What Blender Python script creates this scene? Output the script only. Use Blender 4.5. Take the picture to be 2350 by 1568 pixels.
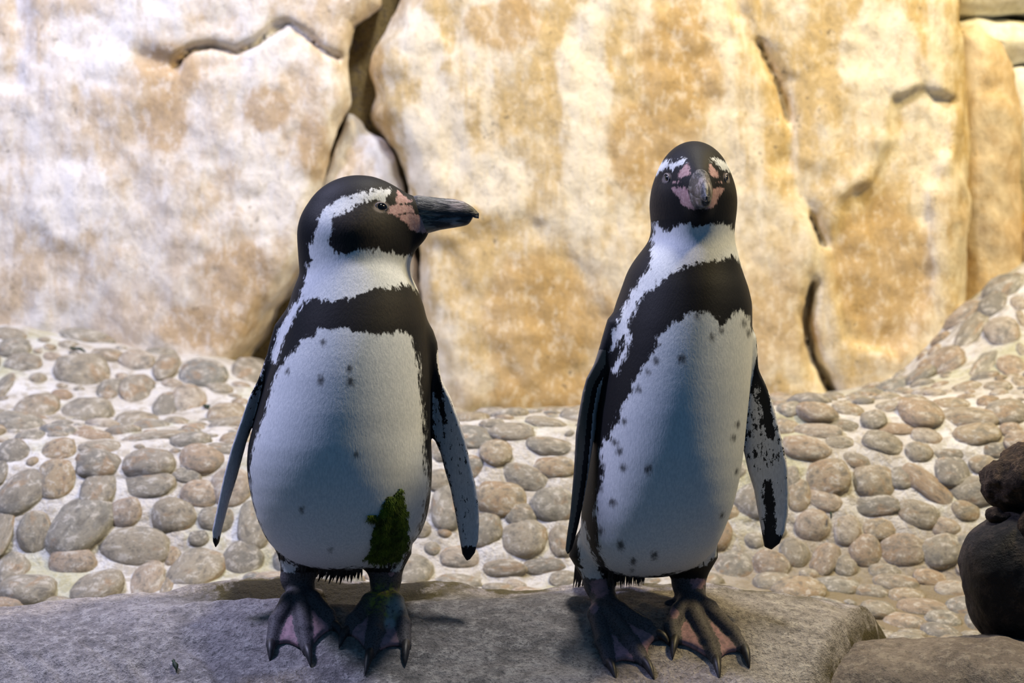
import bpy, math, random
import numpy as np
from mathutils import Vector, Matrix

for o in list(bpy.data.objects):
    bpy.data.objects.remove(o)
scn = bpy.context.scene
COL = scn.collection
rng = random.Random(7)

# ------------------------------------------------------------------ camera
FPX, DIST, ZC = 5550.0, 3.0, 0.42          # focal length in px, camera distance to the penguins, camera height
cam_d = bpy.data.cameras.new('camera')
cam = bpy.data.objects.new('camera', cam_d); COL.objects.link(cam)
cam.location = (0, -DIST, ZC); cam.rotation_euler = (math.pi/2, 0, 0)
cam_d.sensor_width = 36.0; cam_d.lens = FPX/2350*36.0
cam_d.clip_start = 0.05; cam_d.clip_end = 60
cam_d.dof.use_dof = True; cam_d.dof.focus_distance = DIST-0.06; cam_d.dof.aperture_fstop = 6.3
scn.camera = cam

# ------------------------------------------------------------------ world, lamps, exposure
world = bpy.data.worlds.new('world'); scn.world = world; world.use_nodes = True
wbg = world.node_tree.nodes['Background']
wbg.inputs['Color'].default_value = (0.15, 0.45, 0.88, 1); wbg.inputs['Strength'].default_value = 0.15

def lamp(name, loc, target, energy, color, size, spread=math.pi):
    d = bpy.data.lights.new(name, 'AREA'); d.shape = 'DISK'; d.size = size
    d.energy = energy; d.color = color; d.spread = spread
    o = bpy.data.objects.new(name, d); COL.objects.link(o)
    o.location = loc
    o.rotation_euler = (Vector(target)-Vector(loc)).to_track_quat('-Z', 'Y').to_euler()
    return o
lamp('warm_flood_lamp', (1.65, 0.20, 2.5), (0.95, 1.4, 0.55), 78, (1.0, 0.78, 0.38), 0.35)
lamp('cool_flood_lamp', (-1.6, 0.10, 2.4), (-0.7, 1.4, 0.4), 46, (0.74, 0.78, 1.0), 0.35)
lamp('white_top_lamp', (0.30, 0.22, 2.8), (0.05, 0.7, 0.3), 52, (1.0, 0.96, 0.90), 0.35)
lamp('violet_side_lamp', (-1.40, 0.10, 2.4), (-0.2, 0.0, 0.2), 29, (0.55, 0.52, 1.0), 0.3)

vs = scn.view_settings
vs.view_transform = 'Standard'; vs.look = 'None'; vs.gamma = 1.0; vs.use_curve_mapping = False
vs.exposure = 0.0

# ------------------------------------------------------------------ geometry helpers
def W(px, py, Y=0.0):
    k = (DIST+Y)/FPX
    return np.array([(px-1175)*k, Y, ZC-(py-784)*k])
def smoothstep(e0, e1, x):
    t = np.clip((x-e0)/(e1-e0), 0, 1); return t*t*(3-2*t)
def _hash(i, j, k, seed):
    h = (i.astype(np.int64)*374761393 + j.astype(np.int64)*668265263 + k.astype(np.int64)*2147483647 + seed*974634777) & 0xFFFFFFFF
    h = ((h ^ (h >> 13))*1274126177) & 0xFFFFFFFF
    h = h ^ (h >> 16)
    return (h & 0xFFFF)/65535.0
def vnoise(P, seed=0):
    i = np.floor(P).astype(np.int64); f = P-i; u = f*f*(3-2*f)
    r = 0
    for dx in (0, 1):
        for dy in (0, 1):
            for dz in (0, 1):
                w = (u[:, 0] if dx else 1-u[:, 0])*(u[:, 1] if dy else 1-u[:, 1])*(u[:, 2] if dz else 1-u[:, 2])
                r = r + w*_hash(i[:, 0]+dx, i[:, 1]+dy, i[:, 2]+dz, seed)
    return r*2-1
def fbm(P, octaves=4, seed=0, gain=0.5):
    a, s, r = 1.0, 1.0, 0
    for o in range(octaves):
        r = r + a*vnoise(P*s+o*17.3, seed+o); a *= gain; s *= 2.03
    return r
def smin(a, b, k):
    h = np.maximum(k-np.abs(a-b), 0)/k
    return np.minimum(a, b)-h*h*k*0.25
def smax(a, b, k): return -smin(-a, -b, k)
def capsule(P, a, b, ra, rb):
    a = np.asarray(a, float); b = np.asarray(b, float); ab = b-a
    t = np.clip(((P-a)@ab)/max(ab@ab, 1e-12), 0, 1)
    return np.linalg.norm(P-a-t[:, None]*ab, axis=1)-(ra+(rb-ra)*t)
def ellipsoid(P, c, r):
    q = (P-np.asarray(c))/np.asarray(r)
    k0 = np.linalg.norm(q, axis=1); k1 = np.linalg.norm(q/np.asarray(r), axis=1)+1e-9
    return k0*(k0-1)/k1
def poly_sd(Q, poly):
    """signed distance to a polygon, positive inside"""
    V = np.asarray(poly, float); n = len(V)
    d = np.full(len(Q), 1e9); s = np.ones(len(Q))
    for i in range(n):
        a = V[i]; b = V[i-1]; e = b-a; w = Q-a
        t = np.clip((w@e)/max(e@e, 1e-12), 0, 1)
        q = w-t[:, None]*e
        d = np.minimum(d, (q*q).sum(1))
        c1 = Q[:, 1] >= a[1]; c2 = Q[:, 1] < b[1]; c3 = e[0]*w[:, 1] > e[1]*w[:, 0]
        flip = (c1 & c2 & c3) | (~c1 & ~c2 & ~c3)
        s = np.where(flip, -s, s)
    return -s*np.sqrt(d)
def poly_line_d(Q, line):
    V = np.asarray(line, float); d = np.full(len(Q), 1e9)
    for i in range(len(V)-1):
        a = V[i]; e = V[i+1]-a; w = Q-a
        t = np.clip((w@e)/max(e@e, 1e-12), 0, 1)
        d = np.minimum(d, np.linalg.norm(w-t[:, None]*e, axis=1))
    return d

def surface_nets(f, lo, hi, h, block=4, slack=2.2, newton=2):
    lo = np.asarray(lo, float); hi = np.asarray(hi, float)
    nb = np.ceil((hi-lo)/(h*block)).astype(int)
    n = nb*block+1
    I = np.stack(np.meshgrid(*[np.arange(k) for k in nb], indexing='ij'), -1).reshape(-1, 3)
    c = f(lo+(I+0.5)*block*h).reshape(nb)
    act = np.abs(c) < block*h*0.87*slack
    F = np.where(c > 0, 1.0, -1.0).astype(np.float32)
    for ax in range(3): F = np.repeat(F, block, ax)
    F = np.pad(F, ((0, 1),)*3, mode='edge')
    m = act
    for ax in range(3): m = np.repeat(m, block, ax)
    M = np.zeros(n, bool)
    for dx in (0, 1):
        for dy in (0, 1):
            for dz in (0, 1):
                M[dx:dx+m.shape[0], dy:dy+m.shape[1], dz:dz+m.shape[2]] |= m
    idx = np.argwhere(M)
    F[M] = f(lo+idx*h)
    S = F < 0
    cs = np.zeros(np.array(n)-1, np.int8)
    for dx in (0, 1):
        for dy in (0, 1):
            for dz in (0, 1):
                cs += S[dx:n[0]-1+dx, dy:n[1]-1+dy, dz:n[2]-1+dz]
    cells = np.argwhere((cs > 0) & (cs < 8))
    vid = np.full(np.array(n)-1, -1, np.int64); vid[tuple(cells.T)] = np.arange(len(cells))
    corners = [(x, y, z) for x in (0, 1) for y in (0, 1) for z in (0, 1)]
    V = np.stack([F[tuple((cells+np.array(k)).T)] for k in corners], 1).astype(float)
    acc = np.zeros((len(cells), 3)); cnt = np.zeros(len(cells))
    for a in range(8):
        for b in range(a+1, 8):
            d = np.array(corners[b])-np.array(corners[a])
            if np.abs(d).sum() != 1: continue
            mm = (V[:, a] < 0) != (V[:, b] < 0)
            t = np.where(mm, V[:, a]/np.where(mm, V[:, a]-V[:, b], 1), 0)
            acc += mm[:, None]*(np.array(corners[a])+t[:, None]*d); cnt += mm
    P = lo+(cells+acc/np.maximum(cnt, 1)[:, None])*h
    quads = []
    for ax in range(3):
        o1, o2 = (ax+1) % 3, (ax+2) % 3
        sl0 = [slice(None)]*3; sl1 = [slice(None)]*3
        sl0[ax] = slice(0, -1); sl1[ax] = slice(1, None)
        A, B = S[tuple(sl0)], S[tuple(sl1)]
        E = np.argwhere(A != B)
        E = E[(E[:, o1] > 0) & (E[:, o2] > 0) & (E[:, o1] < n[o1]-1) & (E[:, o2] < n[o2]-1)]
        ins = A[tuple(E.T)]
        q = []
        for (u, v) in ((-1, -1), (0, -1), (0, 0), (-1, 0)):
            k = E.copy(); k[:, o1] += u; k[:, o2] += v
            q.append(vid[tuple(k.T)])
        q = np.stack(q, 1)
        q[~ins] = q[~ins][:, ::-1]
        quads.append(q)
    Q = np.concatenate(quads)
    Q = Q[(Q >= 0).all(1)]
    e = h*0.25
    for _ in range(newton):
        f0 = f(P)
        g = np.stack([f(P+np.eye(3)[i]*e)-f0 for i in range(3)], 1)/e
        step = (f0/np.maximum((g*g).sum(1), 0.15))
        step = np.clip(step, -h*0.6, h*0.6)
        P = P-step[:, None]*g*0.9
    return P, Q

def mesh_from(name, verts, faces, mat=None, parent=None, smooth=True, attrs=None, loc=None):
    me = bpy.data.meshes.new(name)
    verts = np.asarray(verts, float)
    if isinstance(faces, np.ndarray) and len(faces):
        k = faces.shape[1]
        me.vertices.add(len(verts)); me.vertices.foreach_set('co', verts.ravel())
        me.loops.add(faces.size); me.loops.foreach_set('vertex_index', faces.ravel().astype(np.int32))
        me.polygons.add(len(faces)); me.polygons.foreach_set('loop_start', np.arange(0, faces.size, k, dtype=np.int32))
        me.update(calc_edges=True); me.validate()
    else:
        me.from_pydata([tuple(v) for v in verts], [], [tuple(f) for f in faces])
    if smooth: me.polygons.foreach_set('use_smooth', np.ones(len(me.polygons), bool))
    if attrs:
        for k, v in attrs.items():
            a = me.attributes.new(k, 'FLOAT', 'POINT'); a.data.foreach_set('value', np.asarray(v, np.float32))
    me.update()
    if mat: me.materials.append(mat)
    o = bpy.data.objects.new(name, me); COL.objects.link(o)
    if parent: o.parent = parent
    if loc is not None: o.location = loc
    return o
def empty(name, loc):
    o = bpy.data.objects.new(name, None); COL.objects.link(o); o.location = loc
    o.empty_display_size = 0.05
    return o
def tag(o, label=None, cat=None, group=None, kind=None):
    if label: o['label'] = label
    if cat: o['category'] = cat
    if group: o['group'] = group
    if kind: o['kind'] = kind
    return o
def normals_of(P, Q):
    a, b, c = P[Q[:, 0]], P[Q[:, 1]], P[Q[:, 2]]
    fn = np.cross(b-a, c-a) if Q.shape[1] == 3 else np.cross(P[Q[:, 2]]-P[Q[:, 0]], P[Q[:, 3]]-P[Q[:, 1]])
    N = np.zeros_like(P)
    for i in range(Q.shape[1]): np.add.at(N, Q[:, i], fn)
    return N/np.maximum(np.linalg.norm(N, axis=1), 1e-12)[:, None]

# ------------------------------------------------------------------ material helpers
class NT:
    def __init__(self, name):
        self.m = bpy.data.materials.new(name); self.m.use_nodes = True
        self.t = self.m.node_tree; self.bsdf = self.t.nodes['Principled BSDF']
        self.tc = self.t.nodes.new('ShaderNodeTexCoord')
    def _in(self, n, i, v):
        if v is None: return
        if isinstance(v, bpy.types.NodeSocket): self.t.links.new(v, n.inputs[i])
        else:
            s = n.inputs[i]
            if s.type == 'RGBA' and len(v) == 3: v = (*v, 1)
            s.default_value = v
    def math(self, op, a, b=None, c=None, clamp=False):
        n = self.t.nodes.new('ShaderNodeMath'); n.operation = op; n.use_clamp = clamp
        self._in(n, 0, a); self._in(n, 1, b); self._in(n, 2, c); return n.outputs[0]
    def attr(self, name):
        n = self.t.nodes.new('ShaderNodeAttribute'); n.attribute_name = name; return n.outputs['Fac']
    def mapping(self, scale=(1, 1, 1), rot=(0, 0, 0), loc=(0, 0, 0), src='Object'):
        n = self.t.nodes.new('ShaderNodeMapping'); n.inputs['Scale'].default_value = scale
        n.inputs['Rotation'].default_value = rot; n.inputs['Location'].default_value = loc
        self.t.links.new(self.tc.outputs[src] if isinstance(src, str) else src, n.inputs['Vector']); return n.outputs[0]
    def noise(self, vec, scale=1.0, detail=4, rough=0.55, dist=0.0):
        n = self.t.nodes.new('ShaderNodeTexNoise'); self._in(n, 'Vector', vec)
        n.inputs['Scale'].default_value = scale; n.inputs['Detail'].default_value = detail
        n.inputs['Roughness'].default_value = rough; n.inputs['Distortion'].default_value = dist
        return n.outputs['Fac']
    def voronoi(self, vec, scale=1.0, feature='F1', rand=1.0):
        n = self.t.nodes.new('ShaderNodeTexVoronoi'); n.feature = feature; self._in(n, 'Vector', vec)
        n.inputs['Scale'].default_value = scale; n.inputs['Randomness'].default_value = rand
        return n.outputs['Distance']
    def rng(self, v, a, b, c=0.0, d=1.0, smooth=True):
        n = self.t.nodes.new('ShaderNodeMapRange'); n.interpolation_type = 'SMOOTHSTEP' if smooth else 'LINEAR'
        self._in(n, 0, v); self._in(n, 1, a); self._in(n, 2, b); self._in(n, 3, c); self._in(n, 4, d); return n.outputs[0]
    def mix(self, fac, a, b, mode='MIX'):
        n = self.t.nodes.new('ShaderNodeMix'); n.data_type = 'RGBA'; n.blend_type = mode
        self._in(n, 0, fac); self._in(n, 6, a); self._in(n, 7, b); return n.outputs[2]
    def ramp(self, v, stops):
        n = self.t.nodes.new('ShaderNodeValToRGB'); self._in(n, 0, v)
        el = n.color_ramp.elements
        while len(el) < len(stops): el.new(0.5)
        for e, (p, c) in zip(el, stops): e.position = p; e.color = (*c, 1)
        return n.outputs[0]
    def objrandom(self):
        return self.t.nodes.new('ShaderNodeObjectInfo').outputs['Random']
    def bump(self, h, strength=0.3, dist=0.01, prev=None):
        n = self.t.nodes.new('ShaderNodeBump'); n.inputs['Strength'].default_value = strength
        n.inputs['Distance'].default_value = dist; self._in(n, 'Height', h)
        if prev is not None: self._in(n, 'Normal', prev)
        return n.outputs[0]
    def out(self, color, rough=0.7, bump=None, spec=0.4, **kw):
        self._in(self.bsdf, 'Base Color', color); self._in(self.bsdf, 'Roughness', rough)
        self.bsdf.inputs['Specular IOR Level'].default_value = spec
        if bump is not None: self._in(self.bsdf, 'Normal', bump)
        for k, v in kw.items(): self._in(self.bsdf, k, v)
        return self.m

def mat_wall(name, seed, ochre, pale, brown=0.35):
    t = NT(name); L = (seed*3.1, seed*1.7, seed*5.3)
    v = t.mapping(loc=L)
    big = t.noise(v, 2.6, 6, 0.62, 0.15)
    streak = t.noise(t.mapping((11, 11, 1.5), loc=L), 1.0, 6, 0.65)
    fine = t.noise(t.mapping((60, 60, 34), loc=L), 1.0, 6, 0.75)
    mid = t.noise(t.mapping((8, 8, 5), loc=L), 1.0, 8, 0.72)
    base = t.mix(t.rng(t.math('ADD', t.math('MULTIPLY', mid, 0.6), t.math('MULTIPLY', big, 0.4)), 0.43, 0.56), ochre, pale)
    base = t.mix(t.rng(streak, 0.50, 0.62, 0, 0.7), base, tuple(min(1, c*1.08+0.03) for c in pale))
    tan = tuple(c*f for c, f in zip(ochre, (0.82, 0.71, 0.55)))
    base = t.mix(t.math('MULTIPLY', t.rng(t.math('ADD', t.math('MULTIPLY', big, 0.7), t.math('MULTIPLY', mid, 0.3)), 0.50, 0.60, 0, 1), min(1.0, brown*2)), base, tan)
    sn = t.math('ADD', t.attr('stain'), t.math('MULTIPLY', t.math('SUBTRACT', mid, 0.5), 1.6))
    base = t.mix(t.rng(sn, 0.38, 0.62, 0, 0.75), base, tan)
    pn = t.math('ADD', t.attr('lime'), t.math('MULTIPLY', t.math('SUBTRACT', mid, 0.5), 1.8))
    base = t.mix(t.rng(pn, 0.38, 0.62, 0, 0.8), base, tuple(min(1, c*1.05+0.05) for c in pale))
    base = t.mix(t.rng(fine, 0.52, 0.64, 0, 0.34), base, tuple(c*0.52 for c in ochre))
    base = t.mix(t.rng(fine, 0.49, 0.40, 0, 0.4), base, tuple(min(1, c*1.12+0.04) for c in pale))
    spk = t.math('MULTIPLY', t.rng(t.noise(v, 70, 4, 0.7), 0.60, 0.68, 0, 1), t.rng(mid, 0.5, 0.40, 0, 0.7))
    base = t.mix(spk, base, (0.10, 0.08, 0.06))
    crk = t.attr('crack')
    base = t.mix(t.rng(t.math('ADD', crk, t.math('MULTIPLY', t.math('SUBTRACT', fine, 0.5), 0.9)), 0.45, 1.0, 0, 0.8), base, (0.10, 0.075, 0.055))
    b = t.bump(t.math('ADD', t.math('MULTIPLY', mid, 0.6), t.math('MULTIPLY', fine, 0.35)), 0.6, 0.022)
    return t.out(base, 0.88, b, 0.15)

def mat_cobble(joined=False):
    t = NT('small_cobble_material' if joined else 'cobble_stone_material')
    r = t.attr('rnd') if joined else t.objrandom()
    off = t.t.nodes.new('ShaderNodeVectorMath'); off.operation = 'ADD'
    t.t.links.new(t.mapping((26, 26, 26)) if joined else t.tc.outputs['Object'], off.inputs[0])
    cmb = t.t.nodes.new('ShaderNodeCombineXYZ'); t._in(cmb, 0, t.math('MULTIPLY', r, 53.0)); t._in(cmb, 1, t.math('MULTIPLY', r, 31.0))
    t.t.links.new(cmb.outputs[0], off.inputs[1]); v = off.outputs[0]
    a = t.noise(v, 0.9, 5, 0.65, 0.6); b = t.noise(v, 2.2, 8, 0.75, 0.3); d = t.noise(v, 9, 5, 0.75)
    base = t.ramp(r, [(0.0, (0.20, 0.185, 0.15)), (0.2, (0.29, 0.255, 0.19)), (0.4, (0.25, 0.235, 0.19)), (0.55, (0.32, 0.255, 0.165)), (0.7, (0.19, 0.195, 0.18)), (0.85, (0.32, 0.235, 0.155)), (1.0, (0.36, 0.32, 0.26))])
    base = t.mix(t.rng(a, 0.54, 0.64, 0, 0.7), base, (0.29, 0.195, 0.11))
    base = t.mix(t.rng(a, 0.48, 0.36, 0, 0.6), base, (0.15, 0.15, 0.135))
    base = t.mix(t.rng(b, 0.52, 0.60, 0, 0.75), base, (0.50, 0.47, 0.41))
    base = t.mix(t.rng(b, 0.47, 0.38, 0, 0.75), base, (0.12, 0.11, 0.09))
    base = t.mix(t.rng(d, 0.54, 0.64, 0, 0.5), base, (0.11, 0.10, 0.08))
    return t.out(base, 0.55, t.bump(b, 0.35, 0.15), 0.35)

def mat_mortar():
    t = NT('mortar_material'); v = t.mapping()
    a = t.noise(v, 7, 5, 0.6, 0.4); b = t.noise(v, 45, 5, 0.7)
    base = t.mix(t.rng(a, 0.35, 0.65), (0.47, 0.44, 0.39), (0.58, 0.575, 0.56))
    base = t.mix(t.rng(b, 0.48, 0.60, 0, 0.65), base, (0.31, 0.27, 0.20))
    c = t.noise(v, 16, 6, 0.7); base = t.mix(t.rng(c, 0.54, 0.64, 0, 0.6), base, (0.26, 0.235, 0.19))
    g = t.math('MULTIPLY', t.rng(t.noise(t.mapping(loc=(5, 2, 1)), 5, 4, 0.6), 0.52, 0.66), 0.5)
    base = t.mix(g, base, (0.36, 0.36, 0.17))
    wet = t.attr('wet')
    base = t.mix(t.math('MULTIPLY', wet, 0.9), base, (0.17, 0.13, 0.07))
    base = t.mix(t.attr('pool'), base, (0.045, 0.055, 0.06))  # unseen front floor, darkened to cut bounce light onto the bellies
    return t.out(base, 0.75, t.bump(b, 0.7, 0.015), 0.3)

def mat_rock(name, c0, c1, c2, scale=1.0, spec=0.3, rough=0.8, moss_shade=True, bstr=0.6):
    t = NT(name); v = t.mapping()
    a = t.noise(v, 8*scale, 6, 0.65, 0.5); b = t.noise(v, 60*scale, 6, 0.75); c = t.noise(v, 220*scale, 3, 0.7)
    base = t.mix(t.rng(a, 0.36, 0.64), c0, c1)
    base = t.mix(t.rng(b, 0.50, 0.60, 0, 0.8), base, c2)
    base = t.mix(t.rng(c, 0.52, 0.64, 0, 0.6), base, tuple(x*0.35 for x in c0))
    base = t.mix(t.rng(b, 0.46, 0.38, 0, 0.55), base, tuple(x*0.5 for x in c0))
    if moss_shade:
        mo = t.attr('moss_shade')
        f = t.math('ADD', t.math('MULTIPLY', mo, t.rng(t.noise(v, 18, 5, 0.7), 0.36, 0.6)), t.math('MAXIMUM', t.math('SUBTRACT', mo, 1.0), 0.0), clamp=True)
        base = t.mix(f, base, t.mix(t.rng(mo, 1.0, 1.8), (0.085, 0.070, 0.028), (0.030, 0.024, 0.012)))  # olive moss tone; the darkest step also paints the hollow's shade
    h = t.math('ADD', t.math('MULTIPLY', b, 0.8), t.math('MULTIPLY', c, 0.25))
    return t.out(base, rough, t.bump(h, bstr, 0.012), spec)

def mat_plain(name, c, rough=0.6, c2=None, scale=60, spec=0.4, bump=0.0):
    t = NT(name); v = t.mapping()
    n = t.noise(v, scale, 4, 0.6)
    col = t.mix(t.rng(n, 0.35, 0.65), c, c2 or tuple(x*0.7 for x in c))
    return t.out(col, rough, t.bump(n, bump, 0.004) if bump else None, spec)

def mat_plumage():
    t = NT('penguin_plumage_material')
    v = t.mapping()
    fr = t.math('SUBTRACT', t.noise(t.mapping((260, 260, 110)), 1.0, 3, 0.65), 0.5)
    fr2 = t.math('SUBTRACT', t.noise(v, 70, 2, 0.5), 0.5)
    fray = t.math('ADD', t.math('MULTIPLY', fr, 0.018), t.math('MULTIPLY', fr2, 0.014))
    blk = t.rng(t.math('ADD', t.attr('blk'), fray), -0.0022, 0.0022)
    spot = t.rng(t.math('ADD', t.attr('spot'), t.math('MULTIPLY', fr, 0.011)), -0.0030, 0.0040, 0, 0.85)
    feather = t.noise(t.mapping((520, 520, 170)), 1.0, 2, 0.6)
    white = t.mix(t.rng(feather, 0.3, 0.7), (0.62, 0.645, 0.67), (0.77, 0.785, 0.80))
    brown = t.rng(t.attr('cheek'), 0.0, 1.0)
    black = t.mix(t.math('MULTIPLY', brown, t.rng(feather, 0.3, 0.7, 0.25, 1.0)), (0.007, 0.007, 0.009), (0.034, 0.026, 0.019))
    col = t.mix(t.math('MAXIMUM', blk, spot), white, black)
    # flippers
    mott = t.noise(t.mapping((150, 150, 75)), 1.0, 4, 0.75)
    fd = t.rng(t.math('ADD', t.attr('fdark'), t.math('MULTIPLY', t.math('SUBTRACT', mott, 0.5), 2.2)), 0.44, 0.56)
    fcol = t.mix(fd, t.mix(t.rng(feather, 0.3, 0.7), (0.62, 0.60, 0.62), (0.76, 0.74, 0.76)), (0.014, 0.014, 0.017))
    fcol = t.mix(t.rng(t.attr('fedge'), 0.4, 0.6), fcol, (0.62, 0.62, 0.64))
    fcol = t.mix(t.rng(t.attr('fback'), 0.4, 0.6), fcol, (0.15, 0.135, 0.115))
    col = t.mix(t.rng(t.attr('flip'), 0.35, 0.65), col, fcol)
    # bare skin of the face
    pk = t.rng(t.math('ADD', t.attr('pink'), t.math('MULTIPLY', fr, 0.012)), -0.0015, 0.0015, 0, 0.92)
    skin = t.mix(t.rng(t.noise(v, 320, 3, 0.6), 0.4, 0.65), (0.46, 0.27, 0.27), (0.58, 0.38, 0.37))
    col = t.mix(pk, col, skin)
    ring = t.rng(t.math('ADD', t.attr('ring'), t.math('MULTIPLY', fr, 0.004)), -0.0015, 0.0012, 0, 0.55)
    col = t.mix(ring, col, (0.30, 0.25, 0.24))
    # legs and feet
    sc = t.voronoi(v, 420)
    dark = t.mix(t.rng(sc, 0.1, 0.6), (0.030, 0.029, 0.034), (0.105, 0.096, 0.105))
    wn = t.noise(v, 150, 4, 0.7)
    wb = t.rng(t.math('ADD', t.attr('web'), t.math('MULTIPLY', t.math('SUBTRACT', wn, 0.5), 1.1)), 0.42, 0.58)
    fcol2 = t.mix(wb, dark, t.mix(t.rng(wn, 0.4, 0.65), (0.42, 0.25, 0.29), (0.25, 0.165, 0.19)))
    col = t.mix(t.rng(t.math('ADD', t.attr('foot'), t.math('MULTIPLY', fr, 0.008)), -0.001, 0.001), col, fcol2)
    gr = t.math('MULTIPLY', t.rng(t.attr('green'), 0.1, 0.6), t.rng(wn, 0.38, 0.6))
    col = t.mix(gr, col, (0.30, 0.33, 0.06))
    col = t.mix(t.math('MULTIPLY', t.rng(t.attr('chalk'), 0.1, 0.6), t.rng(wn, 0.3, 0.5)), col, (0.42, 0.46, 0.48))
    h = t.math('ADD', t.math('MULTIPLY', feather, 0.7), t.math('MULTIPLY', fr, 0.5))
    return t.out(col, 0.62, t.bump(h, 0.22, 0.0018), 0.2, **{'Sheen Weight': 0.0})

def mat_beak(name, sc):
    t = NT(name)
    v = t.mapping(); s = t.noise(t.mapping(sc), 1.0, 4, 0.65, 0.5)
    col = t.mix(t.rng(s, 0.45, 0.66), (0.020, 0.022, 0.028), (0.15, 0.15, 0.165))
    pale = t.math('MULTIPLY', t.attr('pale'), t.rng(s, 0.35, 0.6))
    col = t.mix(pale, col, (0.40, 0.34, 0.35))
    yb = t.math('MULTIPLY', t.attr('base'), t.rng(s, 0.42, 0.60))
    col = t.mix(yb, col, (0.36, 0.32, 0.24))
    return t.out(col, 0.42, t.bump(s, 0.45, 0.003), 0.45)

M_COB = mat_cobble(); M_COBJ = mat_cobble(True); M_MOR = mat_mortar(); M_PLUM = mat_plumage(); M_BEAK = mat_beak('beak_material', (45, 260, 260)); M_BEAKB = mat_beak('front_beak_material', (260, 45, 110))
M_WALLS = {
    'left': mat_wall('wall_rock_pale', 1.0, (0.58, 0.47, 0.34), (0.71, 0.68, 0.64), 0.26),
    'mid': mat_wall('wall_rock_ochre', 2.0, (0.58, 0.43, 0.21), (0.72, 0.65, 0.50), 0.34),
    'right': mat_wall('wall_rock_yellow', 3.0, (0.66, 0.47, 0.20), (0.76, 0.64, 0.40), 0.30),
    'side': mat_wall('wall_rock_brown', 4.0, (0.56, 0.41, 0.23), (0.64, 0.55, 0.40), 0.30),
    'block': mat_wall('pale_block_rock', 5.0, (0.66, 0.63, 0.50), (0.80, 0.80, 0.74), 0.10),
}
M_BACK = mat_rock('crevice_rock_material', (0.17, 0.125, 0.05), (0.27, 0.20, 0.085), (0.10, 0.085, 0.08), 1.0, moss_shade=False)
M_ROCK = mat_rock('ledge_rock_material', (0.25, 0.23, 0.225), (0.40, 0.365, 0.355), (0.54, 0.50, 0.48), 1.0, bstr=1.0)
M_ROCK2 = mat_rock('brown_rock_material', (0.10, 0.078, 0.072), (0.165, 0.135, 0.125), (0.23, 0.20, 0.18), 1.0, spec=0.5, rough=0.55, moss_shade=False)
M_DARK = mat_rock('dark_rock_material', (0.012, 0.010, 0.010), (0.030, 0.022, 0.018), (0.055, 0.040, 0.032), 0.8, spec=0.35, rough=0.7, moss_shade=False)
M_DARKB = mat_rock('rough_dark_rock_material', (0.030, 0.019, 0.013), (0.060, 0.038, 0.025), (0.11, 0.072, 0.048), 1.2, spec=0.25, rough=0.8, moss_shade=False, bstr=0.9)
M_CLAW = mat_plain('claw_material', (0.016, 0.015, 0.017), 0.5, (0.04, 0.036, 0.04), 200, 0.5)
M_EYE = mat_plain('eye_material', (0.008, 0.007, 0.007), 0.08, (0.012, 0.009, 0.008), 40, 0.6)
M_LID = mat_plain('eyelid_material', (0.28, 0.24, 0.24), 0.7, (0.10, 0.08, 0.08), 300)
M_FEATH = mat_plain('dark_feather_material', (0.014, 0.013, 0.013), 0.7, (0.035, 0.032, 0.030), 150)
M_ALGAE = mat_plain('algae_material', (0.11, 0.17, 0.016), 0.75, (0.035, 0.060, 0.009), 70, 0.2, 0.6)
M_SCRAP = mat_plain('algae_scrap_material', (0.020, 0.045, 0.022), 0.6, (0.012, 0.026, 0.016), 90, 0.3)

# ------------------------------------------------------------------ the setting: back wall of rock slabs
wx = [-2.2, 2.2]
def grid_mesh(name, fn, us, vs_, mat, parent=None, attrs=None):
    U, V = np.meshgrid(us, vs_, indexing='ij')
    P = fn(U.ravel(), V.ravel()); nu, nv = len(us), len(vs_)
    i = np.arange(nu*nv).reshape(nu, nv)
    Q = np.stack([i[:-1, :-1], i[1:, :-1], i[1:, 1:], i[:-1, 1:]], -1).reshape(-1, 4)
    A = attrs(P, U.ravel(), V.ravel()) if attrs else None
    return mesh_from(name, P, Q, mat, parent, True, A), P, Q

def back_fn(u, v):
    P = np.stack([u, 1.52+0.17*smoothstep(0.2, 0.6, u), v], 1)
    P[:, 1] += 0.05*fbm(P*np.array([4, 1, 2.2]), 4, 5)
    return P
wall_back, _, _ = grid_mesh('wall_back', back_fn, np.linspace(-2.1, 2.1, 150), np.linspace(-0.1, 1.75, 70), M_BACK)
tag(wall_back, 'artificial rock cliff with pale and ochre slabs and dark crevices', kind='structure')

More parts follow.
